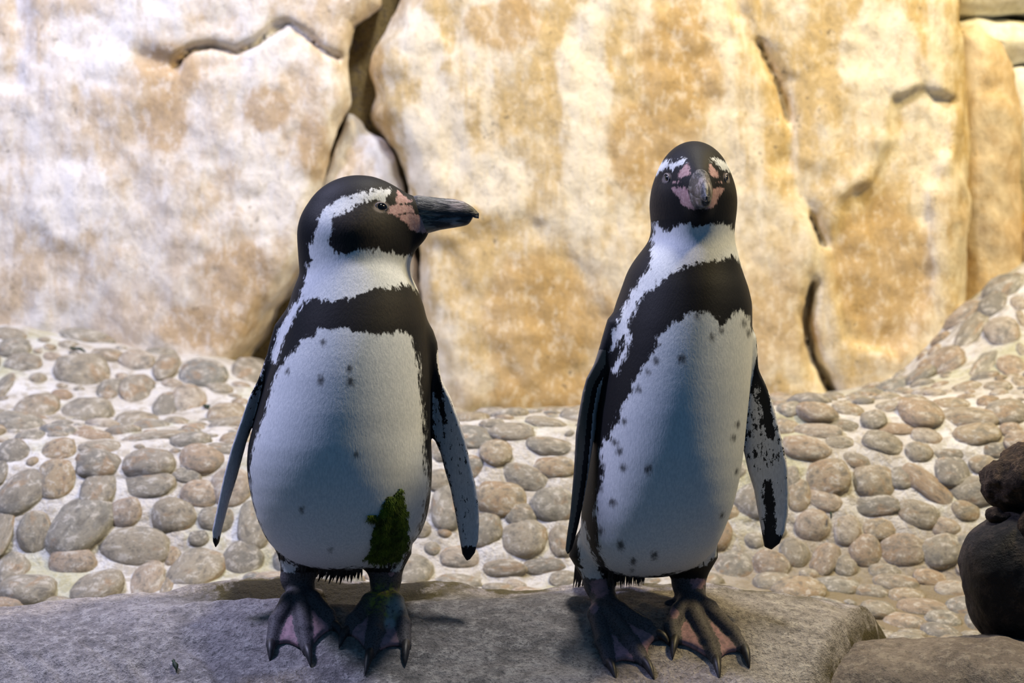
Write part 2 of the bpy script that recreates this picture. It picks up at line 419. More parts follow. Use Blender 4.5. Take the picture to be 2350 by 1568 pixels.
def slab(poly_px, Yf, thick, mat, seed, name='rock_slab', rnd=0.035, bulge=0.022, cracks=(), steps=(), h=0.009, wob=0.014, lean=0.0, amp=0.012, stains=(), limes=()):
    poly = np.array([W(a, b, Yf)[[0, 2]] for a, b in poly_px])
    lines = [([W(a, b, Yf)[[0, 2]] for a, b in ln], wd, dp) for ln, wd, dp in cracks]
    stp = [(np.array([W(a, b, Yf)[[0, 2]] for a, b in pl]), dp, sw) for pl, dp, sw in steps]
    yc = Yf+thick/2
    def aux(P):
        d = poly_sd(P[:, [0, 2]], poly)+wob*fbm(P*np.array([7., 7., 5.]), 3, seed)
        return d
    def f(P):
        d = -aux(P)
        y = P[:, 1]-yc-lean*(P[:, 2]-ZC)
        bl = bulge*(1-np.exp(-np.maximum(-d, 0)/0.16))
        front = bl+amp*fbm(np.stack([P[:, 0]*3.5, np.zeros(len(P)), P[:, 2]*2.6], 1)+seed*3, 3, seed+11)
        for ln, wd, dp in lines:
            q = P[:, [0, 2]]+0.008*np.stack([vnoise(P*14, seed+3), vnoise(P*14, seed+4)], 1)
            front = front-dp*np.exp(-(poly_line_d(q, ln)/wd)**2)
        for pl, dp, sw in stp:
            q = P[:, [0, 2]]+0.012*np.stack([vnoise(P*9, seed+5), vnoise(P*9, seed+6)], 1)
            front = front-dp*smoothstep(-sw, sw, poly_sd(q, pl))
        dy = np.where(y < 0, -y-thick/2-front, y-thick/2)
        r = rnd
        a = np.maximum(d+r, 0); b = np.maximum(dy+r, 0)
        return (np.sqrt(a*a+b*b)+np.minimum(np.maximum(d+r, dy+r), 0)-r)*0.8
    lo = np.array([poly[:, 0].min()-0.06, Yf-0.16-abs(lean)*0.8, poly[:, 1].min()-0.06])
    hi = np.array([poly[:, 0].max()+0.06, Yf+thick+0.06+abs(lean)*0.8, poly[:, 1].max()+0.06])
    P, Q = surface_nets(f, lo, hi, h, 4, 1.35, 1)
    N = normals_of(P, Q)
    P = P+N*(0.0045*fbm(P*28, 3, seed+20))[:, None]
    cr = np.zeros(len(P))
    for ln, wd, dp in lines:
        cr = np.maximum(cr, np.exp(-(poly_line_d(P[:, [0, 2]], ln)/(wd*0.8))**2)*min(1, dp/0.03))
    def patch(lst):
        r = np.zeros(len(P))
        for a, b, rx, ry in lst:
            c = W(a, b, Yf); k = (DIST+Yf)/FPX
            r = np.maximum(r, np.exp(-((P[:, 0]-c[0])/(rx*k))**2-((P[:, 2]-c[2])/(ry*k))**2))
        return r
    return mesh_from(name, P, Q, mat, wall_back, True, {'crack': cr, 'stain': patch(stains), 'lime': patch(limes)})

crackA = ([(405, 150), (440, 118), (490, 112), (540, 125), (590, 105), (630, 72), (662, 60), (700, 80), (735, 115), (775, 135)], 0.008, 0.022)
slab([(-1150, -420), (905, -420), (880, -60), (868, 5), (815, 55), (803, 150), (798, 228), (768, 300), (748, 380), (728, 440), (708, 500), (696, 590), (664, 640), (612, 700), (578, 768), (548, 818), (500, 900), (100, 960), (-1150, 960)],
     1.42, 0.30, M_WALLS['left'], 3, cracks=[crackA, ([(330, 130), (400, 150)], 0.02, 0.012), ([(40, 0), (60, 90), (45, 200)], 0.02, 0.012)], rnd=0.035,
     stains=[(400,170,90,70),(380,280,70,100),(540,640,100,110),(480,750,130,60),(620,250,60,60),(720,330,40,90)], limes=[(200,120,90,110),(180,450,100,120),(620,450,90,120)])
slab([(795, 235), (840, 285), (885, 312), (912, 360), (925, 430), (960, 600), (975, 900), (760, 1000), (720, 900), (715, 640), (700, 520), (735, 420), (765, 320)],
     1.46, 0.22, M_WALLS['left'], 8, rnd=0.03, bulge=0.02)
crackC = [(1655, -80), (1690, 20), (1745, 105), (1785, 190), (1803, 270), (1795, 380), (1822, 450), (1862, 500), (1884, 560), (1868, 650), (1857, 740), (1872, 830), (1912, 920)]
slab([(935, -420), (925, -60), (900, 10), (862, 80), (845, 118), (835, 150), (850, 215), (835, 262), (865, 300), (915, 365), (935, 430), (958, 560), (960, 680), (985, 800), (1010, 1000), (2180, 1000), (2225, 800), (2236, 660), (2246, 560), (2250, 450), (2244, 300), (2232, 150), (2218, 40), (2215, -420)],
     1.40, 0.34, M_WALLS['mid'], 13, rnd=0.06, bulge=0.03,
     stains=[(1250,740,160,200),(1150,60,120,70),(1560,150,120,200),(1480,340,90,130),(2020,620,140,220),(1300,900,180,70),(870,320,40,120),(860,150,30,80)], limes=[(1010,330,100,170),(1130,430,110,110),(1330,150,80,150),(1340,420,60,140),(970,100,60,120),(2000,120,120,120)],
     cracks=[(crackC, 0.02, 0.014), (crackC[2:5], 0.008, 0.022), (crackC[7:9], 0.008, 0.03), (crackC[9:], 0.009, 0.055), ([(1230, 520), (1300, 560), (1350, 640)], 0.03, 0.008), ([(2150, 222), (2190, 232)], 0.014, 0.005)],
     steps=[([(1935, 460), (1960, 440), (2005, 420), (2030, 380), (2050, 300), (2060, 220), (2120, 205), (2190, 235), (2170, 340), (2130, 430), (2140, 640), (2060, 820), (1930, 780), (1900, 600)], 0.016, 0.010),
            ([(1700, -100), (1760, 100), (1800, 190), (1818, 270), (1812, 380), (1836, 450), (1874, 500), (1897, 560), (1882, 650), (1872, 740), (1886, 830), (1925, 1000), (2300, 1000), (2300, -420), (1640, -420)], 0.012, 0.008),
            ([(1000, 560), (1200, 500), (1330, 600), (1420, 760), (1400, 980), (1000, 980)], 0.008, 0.02)])
slab([(2205, 70), (2250, 62), (2290, 100), (2325, 170), (2345, 260), (2352, 420), (2372, 560), (2380, 1000), (2190, 1000), (2205, 600)],
     1.52, 0.24, M_WALLS['side'], 33, rnd=0.05, bulge=0.03)
slab([(2355, 520), (2420, 420), (2560, 300), (2800, 250), (2800, 900), (2360, 900)], 1.50, 0.26, M_WALLS['right'], 37, rnd=0.06)
for poly, sd in (([(2205, 48), (2250, 36), (2480, 40), (2500, 120), (2440, 150), (2330, 152), (2260, 140), (2200, 140)], 41),
                 ([(2200, -120), (2500, -120), (2520, 20), (2400, 26), (2280, 30), (2200, 20)], 43),
                 ([(2320, 162), (2400, 150), (2560, 158), (2560, 330), (2330, 560), (2310, 300)], 47),
                 ([(2190, -420), (2820, -420), (2820, -140), (2190, -130)], 49),
                 ([(2520, -110), (2820, -120), (2820, 220), (2580, 280), (2540, 60)], 51)):
    slab(poly, 1.60, 0.2, M_WALLS['block'], sd, name='rock_block', rnd=0.045, bulge=0.04, wob=0.01, h=0.012)

# ------------------------------------------------------------------ the cobbled bank (mortar bed with stones set in it)
PXS = np.array([-900, -400, 0, 250, 500, 750, 1000, 1400, 1800, 2050, 2200, 2350, 2700, 3200.])
ROWS = [  # Y, py at each PXS
 (-0.80, [1995]*14),
 (0.20, [1520]*14),
 (0.46, [1420, 1420, 1415, 1410, 1405, 1400, 1400, 1400, 1405, 1440, 1450, 1450, 1450, 1450]),
 (0.60, [1300, 1300, 1300, 1300, 1300, 1310, 1325, 1325, 1320, 1335, 1345, 1340, 1340, 1340]),
 (0.67, [1160, 1160, 1160, 1160, 1160, 1165, 1170, 1170, 1160, 1170, 1180, 1180, 1180, 1180]),
 (0.73, [1062, 1060, 1060, 1060, 1060, 1055, 1050, 1045, 1030, 1035, 1035, 1030, 1030, 1030]),
 (0.80, [1005, 1005, 1003, 1010, 1010, 1005, 990, 975, 952, 955, 950, 940, 940, 940]),
 (0.90, [980, 980, 978, 988, 985, 978, 966, 952, 924, 918, 910, 890, 880, 880]),
 (1.05, [950, 950, 952, 968, 965, 965, 958, 945, 918, 908, 888, 850, 830, 830]),
 (1.20, [850, 850, 860, 890, 905, 940, 952, 940, 915, 898, 820, 745, 700, 700]),
 (1.36, [745, 745, 752, 790, 815, 925, 945, 935, 912, 885, 730, 630, 600, 600]),
 (1.75, [690, 690, 700, 730, 770, 900, 925, 920, 905, 860, 660, 570, 560, 560]),
]
def cubic_tab(x, xs, ys, n=400, s=0.02):
    """dense smoothed linear table"""
    g = np.linspace(xs[0], xs[-1], n); y = np.interp(g, xs, ys)
    k = max(1, int(n*s)); ker = np.hanning(2*k+1); ker /= ker.sum()
    y = np.convolve(np.pad(y, k, mode='edge'), ker, 'valid')
    return np.interp(x, g, y)
NX, NT_ = 300, 180
gx = np.linspace(-900, 3200, NX)
rowY = np.array([r[0] for r in ROWS])
rowZ = np.stack([np.array([W(0, p, r[0])[2] for p in cubic_tab(gx, PXS, r[1], 500, 0.02)]) for r in ROWS])  # rows x NX
tt = np.linspace(0, len(ROWS)-1, NT_)
bankY = cubic_tab(tt, np.arange(len(ROWS)), rowY, 600, 0.03)
bankZ = np.stack([cubic_tab(tt, np.arange(len(ROWS)), rowZ[:, i], 600, 0.03) for i in range(NX)])      # NX x NT
P = np.zeros((NX, NT_, 3))
P[:, :, 1] = bankY[None, :]; P[:, :, 2] = bankZ
P[:, :, 0] = (gx[:, None]-1175)*(DIST+bankY[None, :])/FPX
Pf = P.reshape(-1, 3)
bank_noise = fbm(Pf*np.array([5, 5, 5.]), 3, 77)
Pf[:, 2] += 0.008*bank_noise
Pf[:, 1] -= 0.006*vnoise(Pf*30, 78)
Pf[:, 2] += 0.003*vnoise(Pf*42, 79)
ii = np.arange(NX*NT_).reshape(NX, NT_)
Qf = np.stack([ii[:-1, :-1], ii[1:, :-1], ii[1:, 1:], ii[:-1, 1:]], -1).reshape(-1, 4)
wet = smoothstep(0.70, 0.56, Pf[:, 1])*smoothstep(0.1, 0.45, Pf[:, 0])
bank = mesh_from('floor', Pf, Qf, M_MOR, None, True, {'wet': wet, 'pool': smoothstep(0.16, 0.05, Pf[:, 1])})
tag(bank, 'pale mortar bank and ledge set with rounded cobblestones below the cliff', kind='structure')

from mathutils.bvhtree import BVHTree
bvh = BVHTree.FromPolygons([tuple(p) for p in Pf], [tuple(int(i) for i in q) for q in Qf])

# cobble prototypes
import bmesh
def cobble_mesh(seed):
    bm = bmesh.new(); bmesh.ops.create_icosphere(bm, subdivisions=3, radius=1.0)
    V = np.array([v.co[:] for v in bm.verts])
    n = 0.13*fbm(V*0.9+seed*9.1, 2, seed)+0.045*fbm(V*2.6+seed, 2, seed+5)
    p = 2.5
    hy = np.hypot(V[:, 0], V[:, 1]); sq = np.where(hy > 0.02, (np.abs(V[:, 0])**p+np.abs(V[:, 1])**p)**(1/p)/np.maximum(hy, 1e-6), 1.0)
    V = V*(1+n)[:, None]; V[:, 0] /= sq**0.8; V[:, 1] /= sq**0.8
    V[:, 2] = np.sign(V[:, 2])*np.abs(V[:, 2])**0.85
    for v, c in zip(bm.verts, V): v.co = c
    for f in bm.faces: f.smooth = True
    me = bpy.data.meshes.new('cobblestone'); bm.to_mesh(me); bm.free()
    me.materials.append(M_COB); return me
COBS = [cobble_mesh(i+1) for i in range(9)]

stones = []   # px, py, w, h, rot
def crop(lst, ox, oy, s):
    for r in lst:
        u, v, w, h = r[:4]; a = r[4] if len(r) > 4 else 0
        g = 1.13 if ox >= 1000 else 1.0
        stones.append((ox+u/s, oy+v/s, w/s*g, h/s*g, a))
crop([(100,185,140,80), (25,270,60,110), (155,370,160,130), (370,385,200,140), (350,215,220,120,-10), (600,175,140,80), (720,190,100,110), (600,295,140,110), (880,220,180,150), (725,370,100,130), (825,345,140,140), (590,430,170,90), (980,400,150,110), (1090,215,150,140), (60,110,120,60), (480,290,110,90),
      (60,565,130,80,20), (130,500,120,60), (260,470,140,50), (250,560,130,80), (400,495,150,50), (430,545,180,46), (430,610,180,80), (640,605,210,80,15), (660,500,240,50), (820,510,160,60), (880,590,170,80), (1020,510,120,60), (980,555,150,40),
      (105,735,175,165,30), (250,680,140,140), (425,720,135,115), (635,705,235,95,10), (820,668,110,60), (870,745,160,100,20), (1010,720,150,140), (155,920,130,165), (350,880,230,200,25), (540,830,130,115), (760,840,170,130), (15,880,80,200), (940,860,150,100), (600,990,270,160), (860,940,80,60), (310,1040,180,115), (60,1065,130,105), (860,1070,200,170,20), (130,1160,230,100), (415,1150,205,95), (640,1130,130,130), (1050,1040,160,140,30), (1110,880,130,180), (30,1230,130,50), (250,1220,120,35), (755,1020,70,70), (725,1150,50,70), (5,650,50,80)], 0, 740, 1.8935)
crop([(400,230,150,50), (280,330,250,110), (560,290,260,90), (800,225,240,70), (430,430,180,110), (830,390,280,80), (650,620,260,140,20), (850,540,240,110), (460,770,300,190,10), (860,830,260,210), (90,800,200,260), (620,880,180,120), (330,990,220,180), (640,1050,260,190), (910,1080,150,180), (180,1190,240,110), (480,1270,250,100), (760,1260,260,100), (180,1370,260,70), (920,1350,160,80), (30,640,150,120), (230,560,190,150), (60,430,160,120), (260,760,110,150)], 1000, 900, 3.135)
crop([(140,135,110,60), (280,150,180,80), (300,250,190,56), (450,140,130,80), (575,190,110,70), (690,120,170,50), (840,150,180,100), (1090,180,250,70,12), (990,110,150,46), (1270,150,170,80), (430,225,150,50), (690,240,190,50), (860,285,130,70,15), (400,310,120,50), (640,310,170,80,15), (1110,265,200,70), (1300,245,90,60), (230,340,200,100,5), (820,360,110,80), (980,375,120,50), (1230,350,110,60), (120,230,110,60),
      (155,490,60,80), (330,500,190,140), (490,410,120,70,10), (580,520,190,140), (730,495,110,90,30), (865,540,260,95,42), (985,460,140,110), (1110,575,200,130), (1075,670,130,80), (320,610,160,80,30), (185,590,100,120), (590,645,220,90), (820,690,170,110,20), (605,765,130,80), (260,750,140,130), (440,770,110,110), (955,755,120,80), (330,920,110,130,25), (530,880,140,140), (740,870,190,130), (945,870,180,120,-20), (170,890,120,120), (50,950,150,110), (430,960,100,90), (640,985,130,60), (1070,860,100,110),
      (190,1080,230,90), (400,1060,180,60), (690,1040,180,60), (760,1110,150,50), (880,1020,150,60), (560,1090,160,50), (990,1080,140,60), (1050,1170,150,60), (850,1175,220,56), (950,1240,150,60), (740,1250,180,60), (940,1310,170,80), (790,1370,190,80), (1130,1250,120,70), (600,1180,140,56), (1290,1330,190,90), (1090,1320,100,50), (520,1330,160,70), (650,1320,100,60), (60,1040,170,60), (330,1160,170,50)], 1750, 880, 2.278)
crop([(1380,240,330,200,15), (1280,400,230,140), (1100,620,220,330,30), (1370,620,240,230), (860,900,300,250), (1200,940,170,260,25), (1450,940,190,160), (600,1050,260,190), (380,1140,280,130), (1320,1130,180,150), (1060,1140,220,120), (1545,800,60,100), (1545,520,60,120), (1540,1090,110,130), (1510,370,100,100), (760,1190,160,80)], 1950, 600, 3.92)
CAMP = Vector((0, -DIST, ZC))
placed = []
def place_cobble(px, py, w, h, a, prou=0.36):
    tgt = W(px, py, 1.0); d = (Vector(tgt)-CAMP).normalized()
    loc, nor, _, dist = bvh.ray_cast(CAMP, d)
    if loc is None: return
    if nor.dot(d) > 0: nor = -nor
    k = (loc.y+DIST)/FPX
    t1 = (Vector((1, 0, 0))-nor*nor.x).normalized(); t2 = nor.cross(t1).normalized()
    pr = max(abs(t2.z), 0.42)
    ca, sa = math.cos(math.radians(-a)), math.sin(math.radians(-a))
    ax = (t1*ca+t2*sa).normalized(); ay = nor.cross(ax).normalized()
    rx = 0.59*w*k; ry = min(0.59*h*k/pr, 0.064)
    rx = min(rx, 0.072)
    rz = 0.50*min(rx, ry)
    o = bpy.data.objects.new('cobblestone', COBS[rng.randrange(len(COBS))]); COL.objects.link(o)
    o.parent = bank
    c = loc-nor*(rz*(1-2*prou)*0.7)
    o.matrix_local = Matrix(((ax.x*rx, ay.x*ry, nor.x*rz, c.x), (ax.y*rx, ay.y*ry, nor.y*rz, c.y), (ax.z*rx, ay.z*ry, nor.z*rz, c.z), (0, 0, 0, 1)))
    placed.append((loc.copy(), max(rx, ry), min(rx, ry)))
for s in stones: place_cobble(*s)
# fill remaining gaps of the bed (and a little beyond the frame) with more stones
tries = 0
while tries < 2600 and len(placed) < 298:
    tries += 1
    px = rng.uniform(-120, 2470); py = rng.uniform(650, 1480)
    tgt = W(px, py, 1.0); d = (Vector(tgt)-CAMP).normalized()
    loc, nor, _, dist = bvh.ray_cast(CAMP, d)
    if loc is None or loc.y > 1.42: continue
    if 480 < px < 1850 and loc.y > 1.1 and not (px < 600): continue
    gap = min(((loc-q[0]).length-(q[1]*0.6+q[2]*0.4)) for q in placed)
    if gap < 0.010: continue
    r = min(gap*0.95, rng.uniform(0.016, 0.042))
    k = FPX/(loc.y+DIST)
    nz = max(abs(nor.y), 0.4)
    place_cobble(px, py, 2*r*k*rng.uniform(0.95, 1.3), 2*r*k*nz, rng.uniform(-25, 25))

# the small stones between these, and those of the bank beyond the frame, as one part
bm_ = bmesh.new(); bmesh.ops.create_icosphere(bm_, subdivisions=2, radius=1.0)
IV = np.array([v.co[:] for v in bm_.verts]); IF = np.array([[v.index for v in f.verts] for f in bm_.faces]); bm_.free()
NB = normals_of(Pf, Qf); NB[NB[:, 2] < 0] *= -1
rs = np.random.RandomState(3)
cen = [np.array(q[0]) for q in placed]; rad = [q[1]*0.55+q[2]*0.45 for q in placed]
SV, SF, SR = [], [], []
pool = rs.permutation(np.argwhere((Pf[:, 1] > 0.36) & (Pf[:, 1] < 1.36) & (np.abs(Pf[:, 0]) < 1.75)).ravel())[:9000]
C_ = np.array(cen); R_ = np.array(rad)
for idx in pool:
    p = Pf[idx]; px = 1175+p[0]*FPX/(DIST+p[1])
    if 560 < px < 2000 and p[1] > 1.15: continue
    gap = (np.linalg.norm(C_-p, axis=1)-R_).min()
    if gap < 0.013: continue
    r = min(gap-0.003, rs.uniform(0.014, 0.045)); n = NB[idx]
    t1 = np.array([1, 0, 0])-n*n[0]; t1 /= np.linalg.norm(t1); t2 = np.cross(n, t1)
    a = rs.uniform(0, 3.14); u = t1*math.cos(a)+t2*math.sin(a); v = np.cross(n, u)
    q = IV*(1+0.12*vnoise(IV*1.2+rs.uniform(0, 50), 5))[:, None]
    e = rs.uniform(0.72, 0.95)
    SF.append(IF+len(SV)*len(IV)); SV.append(p-n*r*0.1+q[:, :1]*u*r+q[:, 1:2]*v*r*e+q[:, 2:]*n*r*0.45); SR.append(np.full(len(IV), rs.rand()))
    C_ = np.vstack([C_, p]); R_ = np.append(R_, r*0.95)
so = mesh_from('cobblestones', np.concatenate(SV), np.concatenate(SF), M_COBJ, bank, True, {'rnd': np.concatenate(SR)})
so['kind'] = 'stuff'

# ------------------------------------------------------------------ the foreground ledge rock
RY = np.array([-0.62, -0.5, -0.35, -0.2, -0.10, -0.03, 0.03, 0.08, 0.14, 0.20, 0.30, 0.42])
RZ = np.array([-0.62, -0.60, -0.535, -0.452, -0.395, -0.352, -0.328, -0.322, -0.317, -0.345, -0.43, -0.52])
_ry = np.linspace(-0.62, 0.42, 400); _rz = cubic_tab(_ry, RY, RZ, 600, 0.03)
RPX = np.array([-700, 0, 250, 450, 560, 640, 760, 900, 1030, 1310, 1500, 1640, 1800, 1900, 2000, 2600])
RDZ = np.array([-60, -44, -22, -2, 10, 14, 6, -2, -2, 0, 0, 2, -14, -30, -46, -60])/1770.0
def rockz(x, Y, fine=False):
    px = 1175+x*FPX/(DIST+Y)
    z = np.interp(Y, _ry, _rz)
    back = smoothstep(-0.12, 0.10, Y)
    z = z+cubic_tab(px, RPX, RDZ, 600, 0.02)*(0.25+0.75*back)
    # hollow behind the feet of the profile penguin, lip behind it
    z = z-0.030*np.exp(-((px-740)/240)**2-((Y-0.085)/0.030)**2)+0.012*np.exp(-((px-700)/300)**2-((Y-0.150)/0.03)**2)
    # right end of the rock falls away to the pool floor
    xe = 1855+(Y+0.12)*520
    z = z-0.30*smoothstep(0, 330, px-xe)-0.045*smoothstep(-10, 45, px-xe)
    if fine:
        Pn = np.stack([x, Y, z], 1)
        z = z+0.007*fbm(Pn*np.array([9, 9, 9.]), 3, 91)*smoothstep(-0.05, 0.02, np.abs(Y+0.03)-0.08+0.4*np.abs(np.minimum(px-560, 0)/1000)+0.0)
        z = z+0.0016*fbm(Pn*60, 3, 95)
    return z+ZC
def rock_hit(px, py):
    Ys = np.linspace(-0.4, 0.2, 1201)
    pts = np.stack([(px-1175)*(DIST+Ys)/FPX, Ys, ZC-(py-784)*(DIST+Ys)/FPX], 1)
    g = pts[:, 2]-rockz(pts[:, 0], Ys)
    i = np.argmax(g < 0) if (g < 0).any() else len(g)-1
    return pts[i]
def rock_fn(u, v):
    x = u*(DIST+v)/FPX
    P = np.stack([x, v, rockz(x, v, True)], 1)
    # long cracks and pits on the camera side
    for ln, wd, dp in (([(20, 1490), (60, 1520), (95, 1568)], 0.006, 0.006), ([(95, 1500), (140, 1540), (160, 1600)], 0.005, 0.005), ([(420, 1470), (470, 1500), (500, 1550), (520, 1600)], 0.009, 0.008),
                       ([(1300, 1520), (1360, 1545), (1330, 1600)], 0.008, 0.005), ([(1560, 1568), (1610, 1535)], 0.003, 0.004), ([(330, 1515), (352, 1545)], 0.011, 0.012), ([(200, 1470), (240, 1500), (300, 1560)], 0.005, 0.004)):
        L3 = np.array([rock_hit(*q)[:2] for q in ln])
        P[:, 2] -= dp*np.exp(-(poly_line_d(P[:, :2], L3)/wd)**2)
    return P
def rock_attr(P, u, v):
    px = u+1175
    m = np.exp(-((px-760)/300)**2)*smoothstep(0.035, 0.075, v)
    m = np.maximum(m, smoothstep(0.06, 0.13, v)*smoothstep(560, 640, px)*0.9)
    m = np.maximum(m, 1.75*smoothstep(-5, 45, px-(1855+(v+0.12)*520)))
    m = np.maximum(m, 2.4*np.exp(-((px-750)/250)**4)*smoothstep(0.040, 0.055, v)*smoothstep(0.143, 0.125, v))  # shade in the hollow behind the feet, painted into the colour
    return {'moss_shade': np.clip(m*1.2, 0, 2.5)}
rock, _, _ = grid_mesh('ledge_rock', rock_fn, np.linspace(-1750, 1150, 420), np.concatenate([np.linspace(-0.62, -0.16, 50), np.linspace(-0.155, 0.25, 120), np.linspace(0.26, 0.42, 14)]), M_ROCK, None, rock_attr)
tag(rock, 'long grey stone ledge the two penguins stand on', 'rock')

def blob(name, prims, h, mat, seed, amp=0.01, freq=14, k=0.03, parent=None, ridged=0.0):
    def f(P):
        d = None
        for c, r in prims:
            e = ellipsoid(P, c, r); d = e if d is None else smin(d, e, k)
        n = fbm(P*freq, 4, seed)
        return (d+amp*n+ridged*np.abs(vnoise(P*freq*0.6, seed+9)))*0.8
    lo = np.min([np.array(c)-np.array(r) for c, r in prims], 0)-amp*3-0.03; hi = np.max([np.array(c)+np.array(r) for c, r in prims], 0)+amp*3+0.03
    P, Q = surface_nets(f, lo, hi, h, 4, 1.35, 1)
    base = np.array([(lo[0]+hi[0])/2, (lo[1]+hi[1])/2, P[:, 2].min()])
    return mesh_from(name, P-base, Q, mat, parent, True, None, base)
Y1 = 0.02
o = blob('low_boulder', [(W(2120, 1610, Y1), (0.17, 0.14, 0.075)), (W(2270, 1575, Y1), (0.12, 0.15, 0.060)), (W(1990, 1640, Y1-0.02), (0.12, 0.11, 0.06)), (W(2330, 1680, Y1), (0.24, 0.17, 0.09))], 0.006, M_ROCK2, 61, 0.006, 16)
tag(o, 'low brown purple boulder lying below the dark round boulder', 'rock')
Y2 = 0.10
o = blob('round_boulder', [(W(2372, 1325, Y2), (0.088, 0.09, 0.078)), (W(2330, 1270, Y2), (0.062, 0.07, 0.048)), (W(2420, 1420, Y2), (0.085, 0.085, 0.065)), (W(2300, 1380, Y2+0.01), (0.040, 0.06, 0.045))], 0.004, M_DARK, 63, 0.004, 22)
tag(o, 'large smooth nearly black boulder under the rough brown one', 'rock')
o = blob('rough_boulder', [(W(2345, 1105, Y2), (0.046, 0.055, 0.036)), (W(2290, 1095, Y2), (0.021, 0.03, 0.022)), (W(2400, 1075, Y2), (0.055, 0.06, 0.040)), (W(2320, 1140, Y2), (0.028, 0.04, 0.020))], 0.0028, M_DARKB, 65, 0.005, 40, 0.015, ridged=0.006)
tag(o, 'rough dark brown rock perched on top of the black boulder', 'rock')
o = blob('wedge_stone', [(W(2368, 1225, Y2-0.055), (0.022, 0.022, 0.030))], 0.0028, M_DARKB, 67, 0.003, 40)
tag(o, 'small brown stone wedged against the black boulder below the rough rock', 'rock')
o = blob('small_stone', [(W(2280, 1180, Y2-0.02), (0.010, 0.010, 0.009)), (W(2300, 1186, Y2-0.02), (0.018, 0.014, 0.006))], 0.0022, M_DARKB, 68, 0.0016, 70, 0.008)
tag(o, 'tiny brown stone lying on the shoulder of the black boulder', 'rock')

# ------------------------------------------------------------------ penguins
HX, HZ = 822.0, 530.0         # head centre in the profile drawing
S = DIST/FPX                  # metres per photo pixel at the penguins
def hp(lst): return [((a-HX)*S, (HZ-b)*S) for a, b in lst]
STRIPE = [(713,608),(716,580),(722,554),(732,525),(740,499),(760,479),(781,462),(812,452),(841,445),(867,442),(887,438),(907,429),(917,432),(900,441),(893,456),(884,466),(868,461),(841,467),(824,476),(801,486),(786,497),(773,508),(769,522),(772,537),(766,554),(765,571),(775,583),(770,612)]
PINK1 = [(911,465),(914,440),(926,433),(944,437),(953,452),(946,462),(930,470),(915,472)]
PINK2 = [(893,485),(904,473),(927,471),(946,476),(955,490),(930,492),(908,497),(897,492)]
PINK3 = [(909,498),(930,493),(955,492),(966,500),(975,513),(992,528),(980,535),(958,534),(942,528),(936,515),(922,506)]

